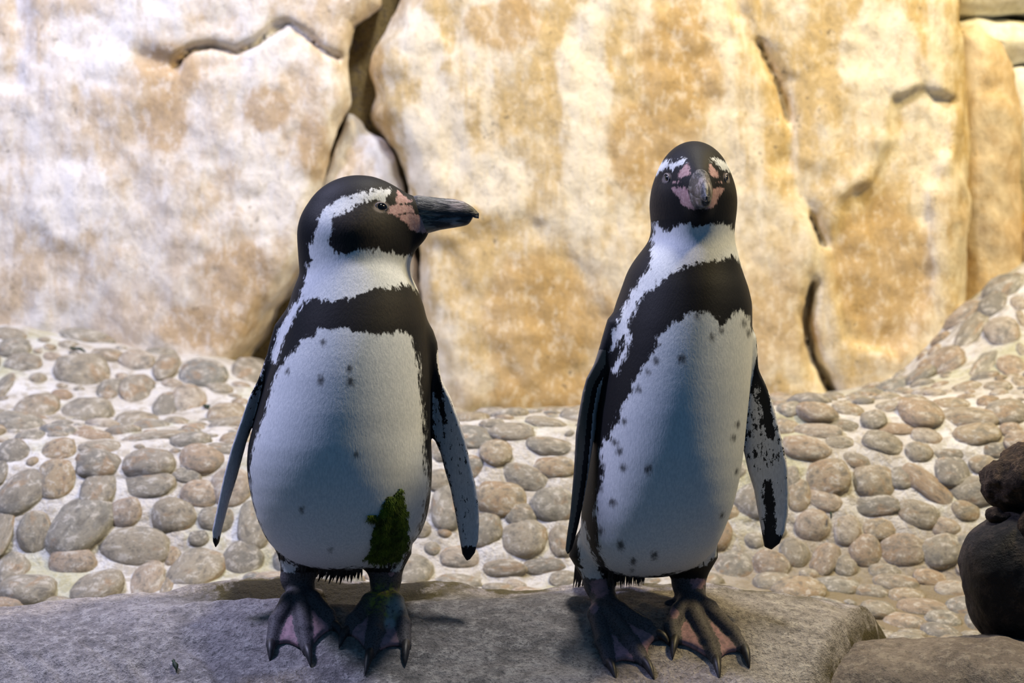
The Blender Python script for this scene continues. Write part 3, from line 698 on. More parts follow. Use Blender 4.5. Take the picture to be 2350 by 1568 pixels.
def make_penguin(P_):
    ox, oz = P_['origin']                      # pixel of the base point
    org = P_['base']                           # world location of the empty
    loc = lambda w: np.asarray(w)-org
    L = lambda px, py, Y=0.0: loc(W(px, py, Y))
    root = empty('penguin', org); tag(root, P_['label'], 'penguin')
    rows = np.array(P_['rows'], float)
    zr = np.array([L(0, r[0])[2] for r in rows])[::-1]
    k = lambda c: cubic_tab(zz, zr, c[::-1], 500, 0.028)
    zz = np.linspace(zr[0], zr[-1], 600)
    Txl = k(np.array([L(r[1], 0)[0] for r in rows])); Txr = k(np.array([L(r[2], 0)[0] for r in rows]))
    Tyf = k(rows[:, 3]); Tyb = k(rows[:, 4])
    yoff = -org[1]
    def torso(P):
        z = P[:, 2]
        xl = np.interp(z, zz, Txl); xr = np.interp(z, zz, Txr); yf = np.interp(z, zz, Tyf)+yoff; yb = np.interp(z, zz, Tyb)+yoff
        cx = (xl+xr)/2; a = (xr-xl)/2; cy = 0.42*yf+0.58*yb
        b = np.where(P[:, 1] < cy, cy-yf, yb-cy)
        q = ((np.abs(P[:, 0]-cx)/a)**2.15+(np.abs(P[:, 1]-cy)/b)**2.15)**(1/2.15)
        f = (q-1)*np.minimum(a, b)*0.9
        f = smax(f, P_['zb'](L)-z, 0.045)
        return smax(f, z-zz[-1], 0.03)
    R = P_['headR']; hc = L(*P_['headc'])+np.array([0, P_['heady'], 0])
    toh = lambda P: (P-hc)@R                    # columns of R: forward, side, up
    def head(P):
        h = toh(P).copy()
        sc = 1-0.22*smoothstep(0.0, 0.075, h[:, 0])
        h[:, 1] /= sc
        f = ellipsoid(h, (0, 0, 0), (0.0715, 0.0505, 0.069))
        g = h.copy(); g[:, 1] *= 1.25
        f = smin(f, capsule(g, (40*S, 0, 26*S), (118*S, 0, 32*S), 72*S, 46*S), 0.02)
        f = smin(f, capsule(g, (60*S, 0, -14*S), (118*S, 0, 4*S), 52*S, 34*S), 0.02)
        # eye hollow and brow
        e = h-np.array([58*S, 0, 51*S]); e[:, 1] = np.abs(h[:, 1])-0.045
        f = f+0.0022*np.exp(-(np.linalg.norm(e*np.array([1, 0.6, 1.2]), axis=1)/0.014)**2)
        return f*0.9
    legs, feet = [], []
    for lg in P_['legs']:
        a = rock_hit(*lg['ankle']); a = loc(a)+np.array([0, 0.012, 0.014])
        hip = L(*lg['hip'], Y=P_['legY']); kn = L(*lg['knee'], Y=P_['legY'])
        legs.append((hip, lg['hr'], kn, lg['kr'], a, lg['ar']))
        toes = []
        for toe in lg['toes']:
            pts = []
            for (q, up) in zip(toe[:3], (0.011, 0.0075, 0.0045)):
                pts.append(loc(rock_hit(*q))+np.array([0, 0, up]))
            tip = loc(rock_hit(*toe[3]))+np.array([0, 0, 0.0015])
            toes.append((pts, tip))
        feet.append((a, toes, lg))
    zfoot = max(a[0][2] for a in feet)+0.03
    def legsdf(P):
        f = np.full(len(P), 1.0)
        for hip, hr, kn, kr, a, ar in legs:
            f = smin(f, smin(capsule(P, hip, kn, hr, kr), capsule(P, kn, a, kr, ar), 0.012), 0.004)
        return f
    def toesdf(P):
        f0 = np.full(len(P), 1.0); P0 = P
        for a, toes, lg in feet:
            mk = (np.abs(P0-(a+np.array([0, -0.05, 0]))) < np.array([0.12, 0.14, 0.2])).all(1)
            if not mk.any(): continue
            P = P0[mk]; f = f0[mk]
            for pts, tip in toes:
                for (p, q, r1, r2) in ((a, pts[0], 0.0135, 0.0112), (pts[0], pts[1], 0.0112, 0.0092), (pts[1], pts[2], 0.0092, 0.0066)):
                    f = smin(f, capsule(P, p, q, r1, r2), 0.004)
            if 'hind' in lg:
                hq = loc(rock_hit(*lg['hind']))+np.array([0, 0.02, 0.006])
                f = smin(f, capsule(P, a, hq, 0.008, 0.0045), 0.004)
            f0[mk] = f
        return f0
    def websdf(P):
        f0 = np.full(len(P), 1.0); P0 = P
        for a, toes, lg in feet:
            mk = (np.abs(P0-(a+np.array([0, -0.05, 0]))) < np.array([0.12, 0.14, 0.2])).all(1)
            if not mk.any(): continue
            P = P0[mk]; f = f0[mk]
            for (p0, _), (p1, _) in ((toes[0], toes[1]), (toes[1], toes[2])):
                A = [a]+p0; B = [a]+p1
                def along(C, t):
                    t = t*3; i = min(int(t), 2); return C[i]+(C[i+1]-C[i])*(t-i)
                for t in np.linspace(0.30, 0.97, 17):
                    u, v = along(A, t), along(B, t)
                    mid = 0.5*(along(A, t*0.90)+along(B, t*0.90))-np.array([0, 0, 0.002])
                    f = smin(f, capsule(P, u, mid, 0.0034, 0.0030), 0.004); f = smin(f, capsule(P, mid, v, 0.0030, 0.0034), 0.004)
            f0[mk] = f
        return f0
    flips = []
    for fl in P_['flippers']:
        poly = np.array([L(*q)[[0, 2]] for q in fl['poly']])
        ax = np.array([L(*q)[[0, 2]] for q in fl['axis']])
        flips.append(dict(fl, poly=poly, ax=ax, lo=poly.min(0)-0.03, hi=poly.max(0)+0.03))
    def flipsdf(P, i=None):
        f = np.full(len(P), 1.0)
        for j, fl in enumerate(flips):
            if i is not None and i != j: continue
            m = (P[:, 0] > fl['lo'][0]) & (P[:, 0] < fl['hi'][0]) & (P[:, 2] > fl['lo'][1]) & (P[:, 2] < fl['hi'][1])
            if not m.any(): continue
            Q = P[m]; d = -poly_sd(Q[:, [0, 2]], fl['poly'])
            o = np.argsort(fl['ax'][:, 1])
            xc = np.interp(Q[:, 2], fl['ax'][o, 1], fl['ax'][o, 0])
            tz = (fl['ax'][0, 1]-Q[:, 2])/(fl['ax'][0, 1]-fl['ax'][-1, 1])
            y = Q[:, 1]-(fl['y0']+yoff+(fl['y1']-fl['y0'])*tz+fl['slope']*(Q[:, 0]-xc))
            th = 0.0085-0.0035*np.clip(tz, 0, 1)
            dy = np.abs(y)/math.sqrt(1+fl['slope']**2)-th
            r = 0.0048
            a = np.maximum(d+r, 0); b = np.maximum(dy+r, 0)
            f[m] = np.minimum(f[m], (np.sqrt(a*a+b*b)+np.minimum(np.maximum(d+r, dy+r), 0)-r)*0.9)
        return f
    def body(P):
        f = smin(torso(P), head(P), P_['neckk'])
        m = P[:, 2] < zfoot+0.14
        if m.any(): f[m] = smin(f[m], legsdf(P[m]), 0.012)
        m = P[:, 2] < zfoot
        if m.any():
            q = P[m]; f[m] = smin(f[m], smin(toesdf(q), websdf(q), 0.003), 0.006)
        g = flipsdf(P)
        m = g < 0.05
        zs = flips[0]['ax'][0, 1]
        kk = 0.004+0.022*smoothstep(zs-0.10, zs-0.02, P[:, 2])
        f[m] = smin(f[m], g[m], kk[m])
        return f
    allx = np.concatenate([fl['poly'][:, 0] for fl in flips]+[Txl, Txr]); 
    lo = [allx.min()-0.03, -0.19+yoff, -0.09]; hi = [allx.max()+0.03, 0.15+yoff, hc[2]+0.10]
    V, Q = surface_nets(body, lo, hi, 0.0021, 4, 1.45, 2)
    # ---- markings as signed distances (m), positive where the marking is
    XZ = V[:, [0, 2]]
    # photo-plane coordinates of every surface point (weak perspective)
    white = np.full(len(V), -1.0)
    for poly in P_['white']:
        white = np.maximum(white, poly_sd(XZ, np.array([L(*q)[[0, 2]] for q in poly])))
    zs = L(0, P_['splitpy'])[2]
    split = (V[:, 1]-yoff)-(0.02+0.5*np.maximum(V[:, 2]-zs, 0))
    white = np.where(V[:, 2] < zs+0.08, np.minimum(white, -split*0.6), white)
    h = toh(V); hxz = h[:, [0, 2]]
    hw = smoothstep(P_['headlow'][0], P_['headlow'][1], V[:, 2])
    st = np.minimum(poly_sd(hxz, hp(STRIPE)), np.abs(h[:, 1])-0.017)
    white = np.where(hw > 0.5, np.maximum(np.where(P_['headonly'], -0.01, white), st), white)
    pink = np.maximum.reduce([np.minimum(poly_sd(hxz, hp(PINK1)), np.abs(h[:, 1])-0.0125), poly_sd(hxz, hp(PINK2))-P_['lore'], poly_sd(hxz, hp(PINK3))])
    pink = np.where(hw > 0.5, pink, -0.02)
    ring = P_['ringr']-np.hypot((hxz[:, 0]-57*S)*0.72, hxz[:, 1]-51*S); ring = np.where(hw > 0.5, ring, -0.02)
    cheek = np.exp(-((hxz[:, 0]-20*S)/0.04)**2-((hxz[:, 1]+5*S)/0.04)**2)*hw
    if P_.get('chestbrown'): 
        q = L(*P_['chestbrown']); cheek = np.maximum(cheek, 0.6*np.exp(-((V[:, 0]-q[0])/0.05)**2-((V[:, 2]-q[2])/0.03)**2))
    spot = np.full(len(V), -0.02)
    for sx, sy, sr in P_['spots']:
        q = L(sx, sy); spot = np.maximum(spot, np.where(V[:, 1]-yoff < 0.03, sr*S-np.hypot(V[:, 0]-q[0], (V[:, 2]-q[2])*0.8), -0.02))
    fl_s = flipsdf(V); ft = smin(torso(V), head(V), 0.02)
    flip = np.clip(0.5+(ft-fl_s-0.0012)/0.003, 0, 1)*(fl_s < 0.004)
    fdark = np.zeros(len(V)); fedge = np.zeros(len(V)); fback = np.zeros(len(V))
    for i, fl in enumerate(flips):
        m = flipsdf(V, i) < 0.006
        q = XZ[m]; o = np.argsort(fl['ax'][:, 1])
        t = (fl['ax'][0, 1]-q[:, 1])/(fl['ax'][0, 1]-fl['ax'][-1, 1])
        c = q[:, 0]-np.interp(q[:, 1], fl['ax'][o, 1], fl['ax'][o, 0])
        w = c/fl['half']*fl['side']            # +1 at the outer (leading) edge
        a, b, e = fl['paint'](t, w, V[m, 1]-yoff)
        fdark[m] = a; fedge[m] = b; fback[m] = e
    m = V[:, 2] < zfoot+0.14
    foot = np.full(len(V), -0.02); web = np.zeros(len(V)); green = np.zeros(len(V)); chalk = np.zeros(len(V))
    lsd = legsdf(V[m]); tsd = toesdf(V[m]); wsd = websdf(V[m])
    zk = P_['skinz'](L)
    foot[m] = np.where(np.minimum(lsd, np.minimum(tsd, wsd)) < 0.003, zk-V[m][:, 2], -0.02)
    web[m] = np.clip((tsd-wsd)/0.009, -0.6, 1.0)*0.95+0.22
    for (qx, qy, r, amt) in P_.get('pinkleg', []):
        q = L(qx, qy, P_['legY']); web[m] = np.maximum(web[m], amt*np.exp(-(np.hypot(V[m][:, 0]-q[0], V[m][:, 2]-q[2])/r)**2))
    for key, arr in (('green', green), ('chalk', chalk)):
        for (qx, qy, r) in P_.get(key, []):
            q = loc(rock_hit(qx, qy)); arr[m] = np.maximum(arr[m], np.exp(-(np.linalg.norm((V[m]-q)*np.array([1, .6, .8]), axis=1)/r)**2))
    bo = mesh_from('body', V, Q, M_PLUM, root, True, dict(blk=-white, spot=spot, pink=pink, ring=ring, cheek=cheek, flip=flip, fdark=fdark, fedge=fedge, fback=fback, foot=foot, web=web, green=green, chalk=chalk))
    # ---- beak: two mandibles in head space
    bx = np.array([930, 958, 985, 1010, 1042, 1065, 1082, 1093, 1099.])
    top = np.array([454, 448, 451.5, 454.5, 457, 463, 473, 483, 490.]); gap = np.array([491, 492, 495, 498, 499, 497, 494, 491, 491.5]); bot = np.array([536, 540, 535, 528, 523, 519, 513, 507, 502.])
    hwid = np.array([24, 28, 26, 22.5, 18.5, 15.5, 11.5, 7, 2.5])
    xs = np.linspace(930, 1099, 46); T = cubic_tab(xs, bx, top, 300, 0.02); G = np.interp(xs, bx, gap); B = cubic_tab(xs, bx, bot, 300, 0.02); Wd = cubic_tab(xs, bx, hwid, 300, 0.02)
    def mandible(name, upper):
        nr = 24; VV = []; pal = []; bas = []
        for i, x in enumerate(xs):
            ztop, zbot = (T[i], G[i]+0.4) if upper else (G[i]-0.4, B[i] if x < 1092 else B[i]-1.0)
            if not upper and x > 1072: u_ = min(1, (x-1072)/16); zbot = zbot+(ztop+1.5-zbot)*u_**2
            if upper and x > 1078: zbot += min(9.0, (x-1078)*0.62)
            for j in range(nr):
                th = 2*math.pi*j/nr; c, s = math.cos(th), math.sin(th)
                if upper:
                    yy = Wd[i]*math.copysign(abs(c)**0.8, c)*(1 if s < 0 else (1-0.25*s)); zc = zbot
                    z_ = zbot-(zbot-ztop)*max(s, 0)**0.85 - (-1.0*min(s, 0))*2.0*-1 if s >= 0 else zbot+2.0*(-s)*0.4
                else:
                    yy = Wd[i]*0.95*math.copysign(abs(c)**0.8, c)
                    z_ = ztop+(zbot-ztop)*(-s)**0.85 if s < 0 else ztop-0.3*s
                VV.append(((x-HX)*S, yy*S, (HZ-z_)*S))
                pal.append(math.exp(-((x-1048)/20)**2-((z_-472)/12)**2) if upper else 0.8*math.exp(-((x-1045)/12)**2-((z_-512)/10)**2))
                bas.append(max(0, 1-(x-945)/60)*(1 if z_ > 478 else 0.15))
        F = []
        for i in range(len(xs)-1):
            for j in range(nr):
                j2 = (j+1) % nr; F.append((i*nr+j, (i+1)*nr+j, (i+1)*nr+j2, i*nr+j2))
        F.append(tuple((len(xs)-1)*nr+j for j in range(nr))); F.append(tuple(reversed(range(nr))))
        VV = np.array(VV)@R.T+hc
        o = mesh_from(name, VV, F, P_['beak'], root, True, dict(pale=pal, base=bas))
        return o
    up = mandible('upper_mandible', True); up['label'] = 'dark grey streaked upper beak with hooked tip'
    lo_ = mandible('lower_mandible', False)
    # nostril
    # ---- eyes
    for sgn in (-1, 1):
        ys = np.linspace(0.015, 0.07, 200)
        pts = np.stack([np.full(200, 57*S), sgn*ys, np.full(200, 51*S)], 1)@R.T+hc
        i = np.argmax(head(pts) > 0); c = pts[i]
        nrm = R[:, 1]*sgn*0.92+R[:, 0]*0.34+R[:, 2]*0.1; nrm /= np.linalg.norm(nrm)
        bm = bmesh.new(); bmesh.ops.create_uvsphere(bm, u_segments=20, v_segments=12, radius=1.0)
        fw = R[:, 0]-nrm*(R[:, 0]@nrm); fw /= np.linalg.norm(fw); upv = np.cross(nrm, fw); 
        if upv[2] < 0: upv = -upv
        VV = np.array([v.co[:] for v in bm.verts]); FF = [tuple(v.index for v in f.verts) for f in bm.faces]; bm.free()
        tilt = -0.2
        fw2 = fw*math.cos(tilt)+upv*math.sin(tilt); up2 = -fw*math.sin(tilt)+upv*math.cos(tilt)
        VE = c+(VV[:, :1]*0.0060)*fw2+(VV[:, 1:2]*0.0040)*up2+(VV[:, 2:]*0.0032)*nrm
        eye = mesh_from('eye', VE, FF, M_EYE, root)
        # eyelid ring
        VR = []; FR = []; n1, n2 = 28, 8
        for a in range(n1):
            th = 2*math.pi*a/n1
            for b in range(n2):
                ph = 2*math.pi*b/n2; rr = 1+0.24*math.cos(ph)
                VR.append(c+fw2*0.0070*rr*math.cos(th)+up2*0.0048*rr*math.sin(th)+nrm*(0.0012*math.sin(ph)+0.0010))
                FR.append((a*n2+b, ((a+1) % n1)*n2+b, ((a+1) % n1)*n2+(b+1) % n2, a*n2+(b+1) % n2))
        mesh_from('eyelid', VR, FR, M_LID, eye)
    # ---- claws
    for a, toes, lg in feet:
        for pts, tip in toes:
            d = tip-pts[2]; ln = np.linalg.norm(d)
            side = np.cross(d/ln, [0, 0, 1]); side /= np.linalg.norm(side); upd = np.cross(side, d/ln)
            VC = []; FC = []; n1, n2 = 9, 10
            for i in range(n1):
                t = i/(n1-1); c = pts[2]-d*0.15+d*1.15*t+upd*0.004*math.sin(math.pi*t)
                r = 0.0062*(1-t**2.0)+0.0006
                for j in range(n2):
                    th = 2*math.pi*j/n2; VC.append(c+side*r*0.85*math.cos(th)+upd*r*math.sin(th))
            for i in range(n1-1):
                for j in range(n2): FC.append((i*n2+j, i*n2+(j+1) % n2, (i+1)*n2+(j+1) % n2, (i+1)*n2+j))
            FC.append(tuple((n1-1)*n2+j for j in range(n2)))
            mesh_from('claw', VC, FC, M_CLAW, root)
    # ---- fringe of dark feathers under the belly and the tail
    VF = []; FF = []
    def feather(p0, p1, w, nrm=(0, -1, 0)):
        p0 = np.asarray(p0); p1 = np.asarray(p1); d = p1-p0; s = np.cross(d, nrm); s /= max(np.linalg.norm(s), 1e-9); nn = np.asarray(nrm)*w*0.35
        b = len(VF)
        for t, ww in ((0, 1.0), (0.55, 0.9), (1.0, 0.08)):
            c = p0+d*t
            VF.extend([c-s*w*ww, c-nn*ww, c+s*w*ww, c+nn*ww])
        for i in (0, 4):
            for j in range(4): FF.append((b+i+j, b+i+(j+1) % 4, b+i+4+(j+1) % 4, b+i+4+j))
        FF.append((b+8, b+9, b+10, b+11))
    rg = random.Random(5)
    for (x0, x1, y0, y1, ln, cnt) in P_['fringe']:
        for i in range(cnt):
            t = (i+rg.random())/cnt; px = x0+(x1-x0)*t; py = y0+(y1-y0)*t
            Y = rg.uniform(-0.015, 0.05); l = ln*rg.uniform(0.5, 1.15)
            feather(L(px, py-14, Y), L(px+rg.uniform(-6, 4), py+l, Y+0.01), rg.uniform(1.0, 2.4)*S)
    mesh_from('belly_feather_fringe', VF, FF, M_FEATH, root, False)
    VF.clear(); FF.clear()
    for (x0, y0, x1, y1, Y0, Y1, w) in P_['tail']:
        feather(L(x0, y0, Y0), L(x1, y1, Y1), w*S)
    mesh_from('tail', VF, FF, M_FEATH, root, False)
    return root, body, V, Q, L

def paint_under(t, w, y):
    # inside of the flipper: grey with a dark root, mottled inner edge and dark tip; bright leading edge
    dark = np.clip(1.25-t*2.6, 0, 1)*np.where(w > 0.55, 0.2, 1.0)
    dark = np.maximum(dark, np.clip((-w-0.15)*0.85, 0, 0.75)*(t < 0.85))
    dark = np.maximum(dark, 0.9*np.exp(-((w-0.15)/0.22)**2)*smoothstep(0.5, 0.3, t))
    dark = np.maximum(dark, smoothstep(0.90, 0.97, t))
    dark = np.maximum(dark, 0.26)
    return dark, np.zeros_like(t), np.where(y > 0.03, 0.0, 0.0)
def paint_under2(t, w, y):
    dark = np.clip(1.3-t*3.2, 0, 1)
    dark = np.maximum(dark, 1.0*np.exp(-((w-0.45)/0.3)**2)*smoothstep(0.52, 0.44, t))
    dark = np.maximum(dark, 0.42*smoothstep(0.75, 0.5, t))
    dark = np.maximum(dark, 0.95*np.exp(-((w+0.15)/0.35)**2)*smoothstep(0.62, 0.70, t))
    dark = np.maximum(dark, smoothstep(0.90, 0.96, t)); dark = np.maximum(dark, 0.12)
    return dark, np.zeros_like(t), np.zeros_like(t)
def paint_edge(t, w, y):
    dark = np.clip(1.1-t*2.2, 0, 1); dark = np.maximum(dark, np.clip((-w-0.35)*1.1, 0, 0.9))
    dark = np.maximum(dark, smoothstep(0.93, 0.98, t)); dark = np.maximum(dark, 0.25*smoothstep(0.8, 1.0, w))
    return dark, np.zeros_like(t), np.zeros_like(t)
def paint_back(t, w, y):
    dark = np.full_like(t, 0.9)
    edge = ((w < -0.55) & (t > 0.16) & (t < 0.9)).astype(float)
    back = ((w > -0.05) & (t > 0.12)).astype(float)*0.85
    return dark, edge, back

# --- the penguin that shows its profile
baseA = np.array([W(785, 1440, -0.02)[0], -0.02, 0.0]); baseA[2] = float(rockz(np.array([baseA[0]]), np.array([-0.02]))[0])
rowsA = [(500,700,905,-.055,.055),(560,694,925,-.058,.060),(600,688,927,-.062,.064),(628,687,940,-.068,.072),(660,673,956,-.075,.082),(700,660,971,-.084,.092),(740,647,980,-.092,.100),(780,636,984,-.099,.106),(820,624,986,-.105,.110),(860,612,987,-.110,.112),(900,602,988,-.114,.113),(943,590,988,-.118,.113),(989,577,988,-.121,.113),(1023,569,989,-.123,.112),(1065,566,991,-.123,.110),(1107,570,990,-.121,.107),(1153,579,986,-.115,.103),(1192,590,978,-.106,.099),(1230,606,963,-.094,.095),(1264,626,938,-.08,.09),(1300,655,905,-.06,.08),(1340,670,890,-.05,.07)]
whiteA = [
 [(690,806),(700,782),(716,778),(735,770),(752,756),(800,757),(830,760),(860,768),(890,772),(915,764),(935,760),(945,772),(955,795),(962,830),(967,880),(971,930),(974,980),(974,1030),(979,1060),(983,1100),(981,1130),(974,1180),(960,1230),(936,1266),(905,1299),(880,1303),(830,1298),(780,1300),(720,1297),(680,1291),(652,1278),(627,1254),(608,1220),(595,1183),(585,1140),(580,1090),(585,1050),(594,1020),(603,990),(612,960),(622,930),(634,890),(647,855),(660,832),(676,818)],
 [(765,575),(775,583),(800,588),(830,580),(870,580),(905,585),(924,590),(950,590),(1000,640),(1000,680),(958,668),(935,655),(920,660),(905,658),(890,665),(870,662),(845,672),(830,673),(810,690),(790,690),(775,697),(750,692),(730,688),(715,696),(706,694),(698,706),(690,722),(677,745),(667,762),(657,790),(650,815),(641,832),(622,828),(630,800),(640,765),(655,735),(672,710),(690,690),(703,660),(706,640),(711,608)],
 [(640,1282),(662,1296),(676,1302),(672,1325),(645,1325)], [(905,1302),(925,1285),(925,1310),(915,1325),(900,1320)]]
PA = dict(label='penguin with its head turned in profile, dark bill pointing toward the other penguin', origin=(785, 1440), base=baseA, rows=rowsA,
    zb=lambda L: L(0, 1309)[2], headR=np.eye(3), headc=(HX, HZ), heady=0.0, neckk=0.022, lore=0.0, ringr=0.0068, beak=M_BEAK, legY=0.035,
    legs=[dict(hip=(695,1275), hr=0.034, knee=(682,1325), kr=0.0185, ankle=(689,1385), ar=0.0165, hind=(735,1376), toes=[((664,1400),(634,1440),(622,1488),(620,1523)), ((690,1404),(697,1460),(704,1500),(713,1534)), ((717,1398),(752,1426),(766,1446),(784,1467))]),
          dict(hip=(882,1275), hr=0.034, knee=(885,1325), kr=0.0175, ankle=(882,1390), ar=0.0165, toes=[((850,1402),(812,1438),(796,1458),(778,1491)), ((876,1406),(862,1468),(850,1510),(838,1554)), ((906,1402),(926,1448),(932,1490),(929,1531))])],
    flippers=[dict(poly=[(655,742),(640,752),(623,813),(596,866),(573,912),(552,970),(533,1027),(516,1092),(501,1165),(491,1215),(492,1241),(497,1256),(504,1245),(512,1207),(525,1153),(541,1100),(552,1058),(562,1019),(573,985),(594,943),(618,900),(640,850),(665,790)],
                   axis=[(655,742),(630,840),(598,905),(568,960),(545,1030),(528,1095),(510,1170),(497,1256)], y0=0.02, y1=-0.01, slope=1.1, half=20*S, side=-1, paint=paint_edge),
              dict(poly=[(960,770),(981,772),(992,790),(1002,836),(1013,874),(1033,912),(1052,962),(1067,1008),(1078,1058),(1090,1107),(1098,1153),(1100,1199),(1098,1237),(1090,1268),(1079,1283),(1071,1287),(1061,1272),(1054,1234),(1044,1176),(1033,1123),(1021,1084),(1010,1042),(998,1015),(985,998),(972,930),(965,850)],
                   axis=[(972,770),(985,850),(1008,940),(1035,1030),(1058,1110),(1072,1190),(1077,1287)], y0=0.03, y1=-0.005, slope=-0.55, half=36*S, side=1, paint=paint_under)],
    white=whiteA, splitpy=700, headlow=(0, 0.001), headonly=False,
    spots=[(751,869,9),(818,873,8.5),(814,844,6.5),(832,1035,5.5),(709,1157,5.5),(770,1251,4.5),(755,787,6),(673,851,6),(583,1100,6),(590,1170,5),(966,1205,6),(950,1235,5)],
    skinz=lambda L: L(0, 1317)[2], pinkleg=[(900,1313,0.006,0.8)], green=[(880,1396,0.024),(893,1420,0.016)], chalk=[(914,1412,0.017),(895,1440,0.010)],
    chestbrown=(900, 715), fringe=[(690,830,1300,1305,26,130),(640,700,1284,1304,10,18),(835,900,1304,1306,8,16)],
    tail=[(760+i*5, 1250, 712+i*8.5, 1336-abs(i-7)*1.5+(i % 3)*4, 0.05, 0.075, 9) for i in range(14)])
# --- the penguin that faces the camera
baseB = np.array([W(1540, 1450, -0.03)[0], -0.03, 0.0]); baseB[2] = float(rockz(np.array([baseB[0]]), np.array([-0.03]))[0])
rowsB = [(430,1512,1674,-.05,.055),(480,1505,1678,-.050,.058),(517,1503,1679,-.053,.062),(543,1495,1684,-.058,.068),(564,1483,1691,-.064,.074),(593,1459,1698,-.072,.082),(623,1441,1706,-.080,.090),(658,1429,1719,-.089,.098),(696,1415,1728,-.096,.104),(740,1402,1728,-.103,.108),(790,1390,1727,-.109,.110),(840,1382,1725,-.114,.110),(890,1374,1722,-.118,.110),(943,1366,1716,-.121,.110),(993,1359,1711,-.122,.110),(1040,1353,1706,-.122,.108),(1095,1346,1698,-.119,.105),(1150,1338,1686,-.113,.102),(1190,1334,1673,-.106,.10),(1240,1334,1653,-.093,.096),(1287,1348,1626,-.075,.09),(1320,1365,1604,-.06,.08),(1350,1380,1585,-.05,.07)]
whiteB = [
 [(1505,491),(1509,522),(1524,538),(1533,529),(1556,520),(1585,526),(1615,523),(1638,519),(1656,517),(1679,529),(1760,540),(1760,611),(1700,611),(1691,596),(1673,589),(1653,596),(1632,602),(1612,605),(1585,610),(1562,614),(1544,626),(1527,635),(1509,649),(1489,664),(1471,682),(1459,696),(1448,720),(1437,749),(1438,762),(1440,787),(1426,818),(1408,859),(1402,848),(1417,818),(1426,791),(1423,771),(1408,797),(1399,803),(1400,774),(1412,751),(1425,716),(1438,690),(1453,661),(1471,640),(1486,617),(1489,594),(1494,564),(1501,535),(1500,491)],
 [(1507,769),(1520,752),(1547,738),(1574,720),(1600,722),(1627,729),(1641,747),(1654,738),(1672,720),(1699,716),(1712,728),(1722,760),(1770,770),(1770,1000),(1740,1130),(1710,1200),(1650,1280),(1618,1297),(1583,1306),(1538,1310),(1471,1320),(1417,1315),(1397,1306),(1385,1290),(1374,1265),(1368,1234),(1371,1207),(1363,1171),(1367,1144),(1371,1109),(1380,1073),(1371,1037),(1383,1010),(1395,1001),(1404,970),(1417,943),(1435,903),(1457,867),(1471,832),(1489,805)],
 [(1318,1185),(1337,1198),(1346,1229),(1362,1278),(1382,1319),(1385,1345),(1340,1345),(1332,1274),(1325,1229)]]
th = math.radians(11.5); yw = math.radians(1.5)
fwd = np.array([math.sin(yw)*math.cos(th), -math.cos(yw)*math.cos(th), -math.sin(th)])
up = np.array([0, 0, 1.0]); up = up-fwd*(up@fwd); up /= np.linalg.norm(up)
headRB = np.stack([fwd, np.cross(up, fwd), up], 1)
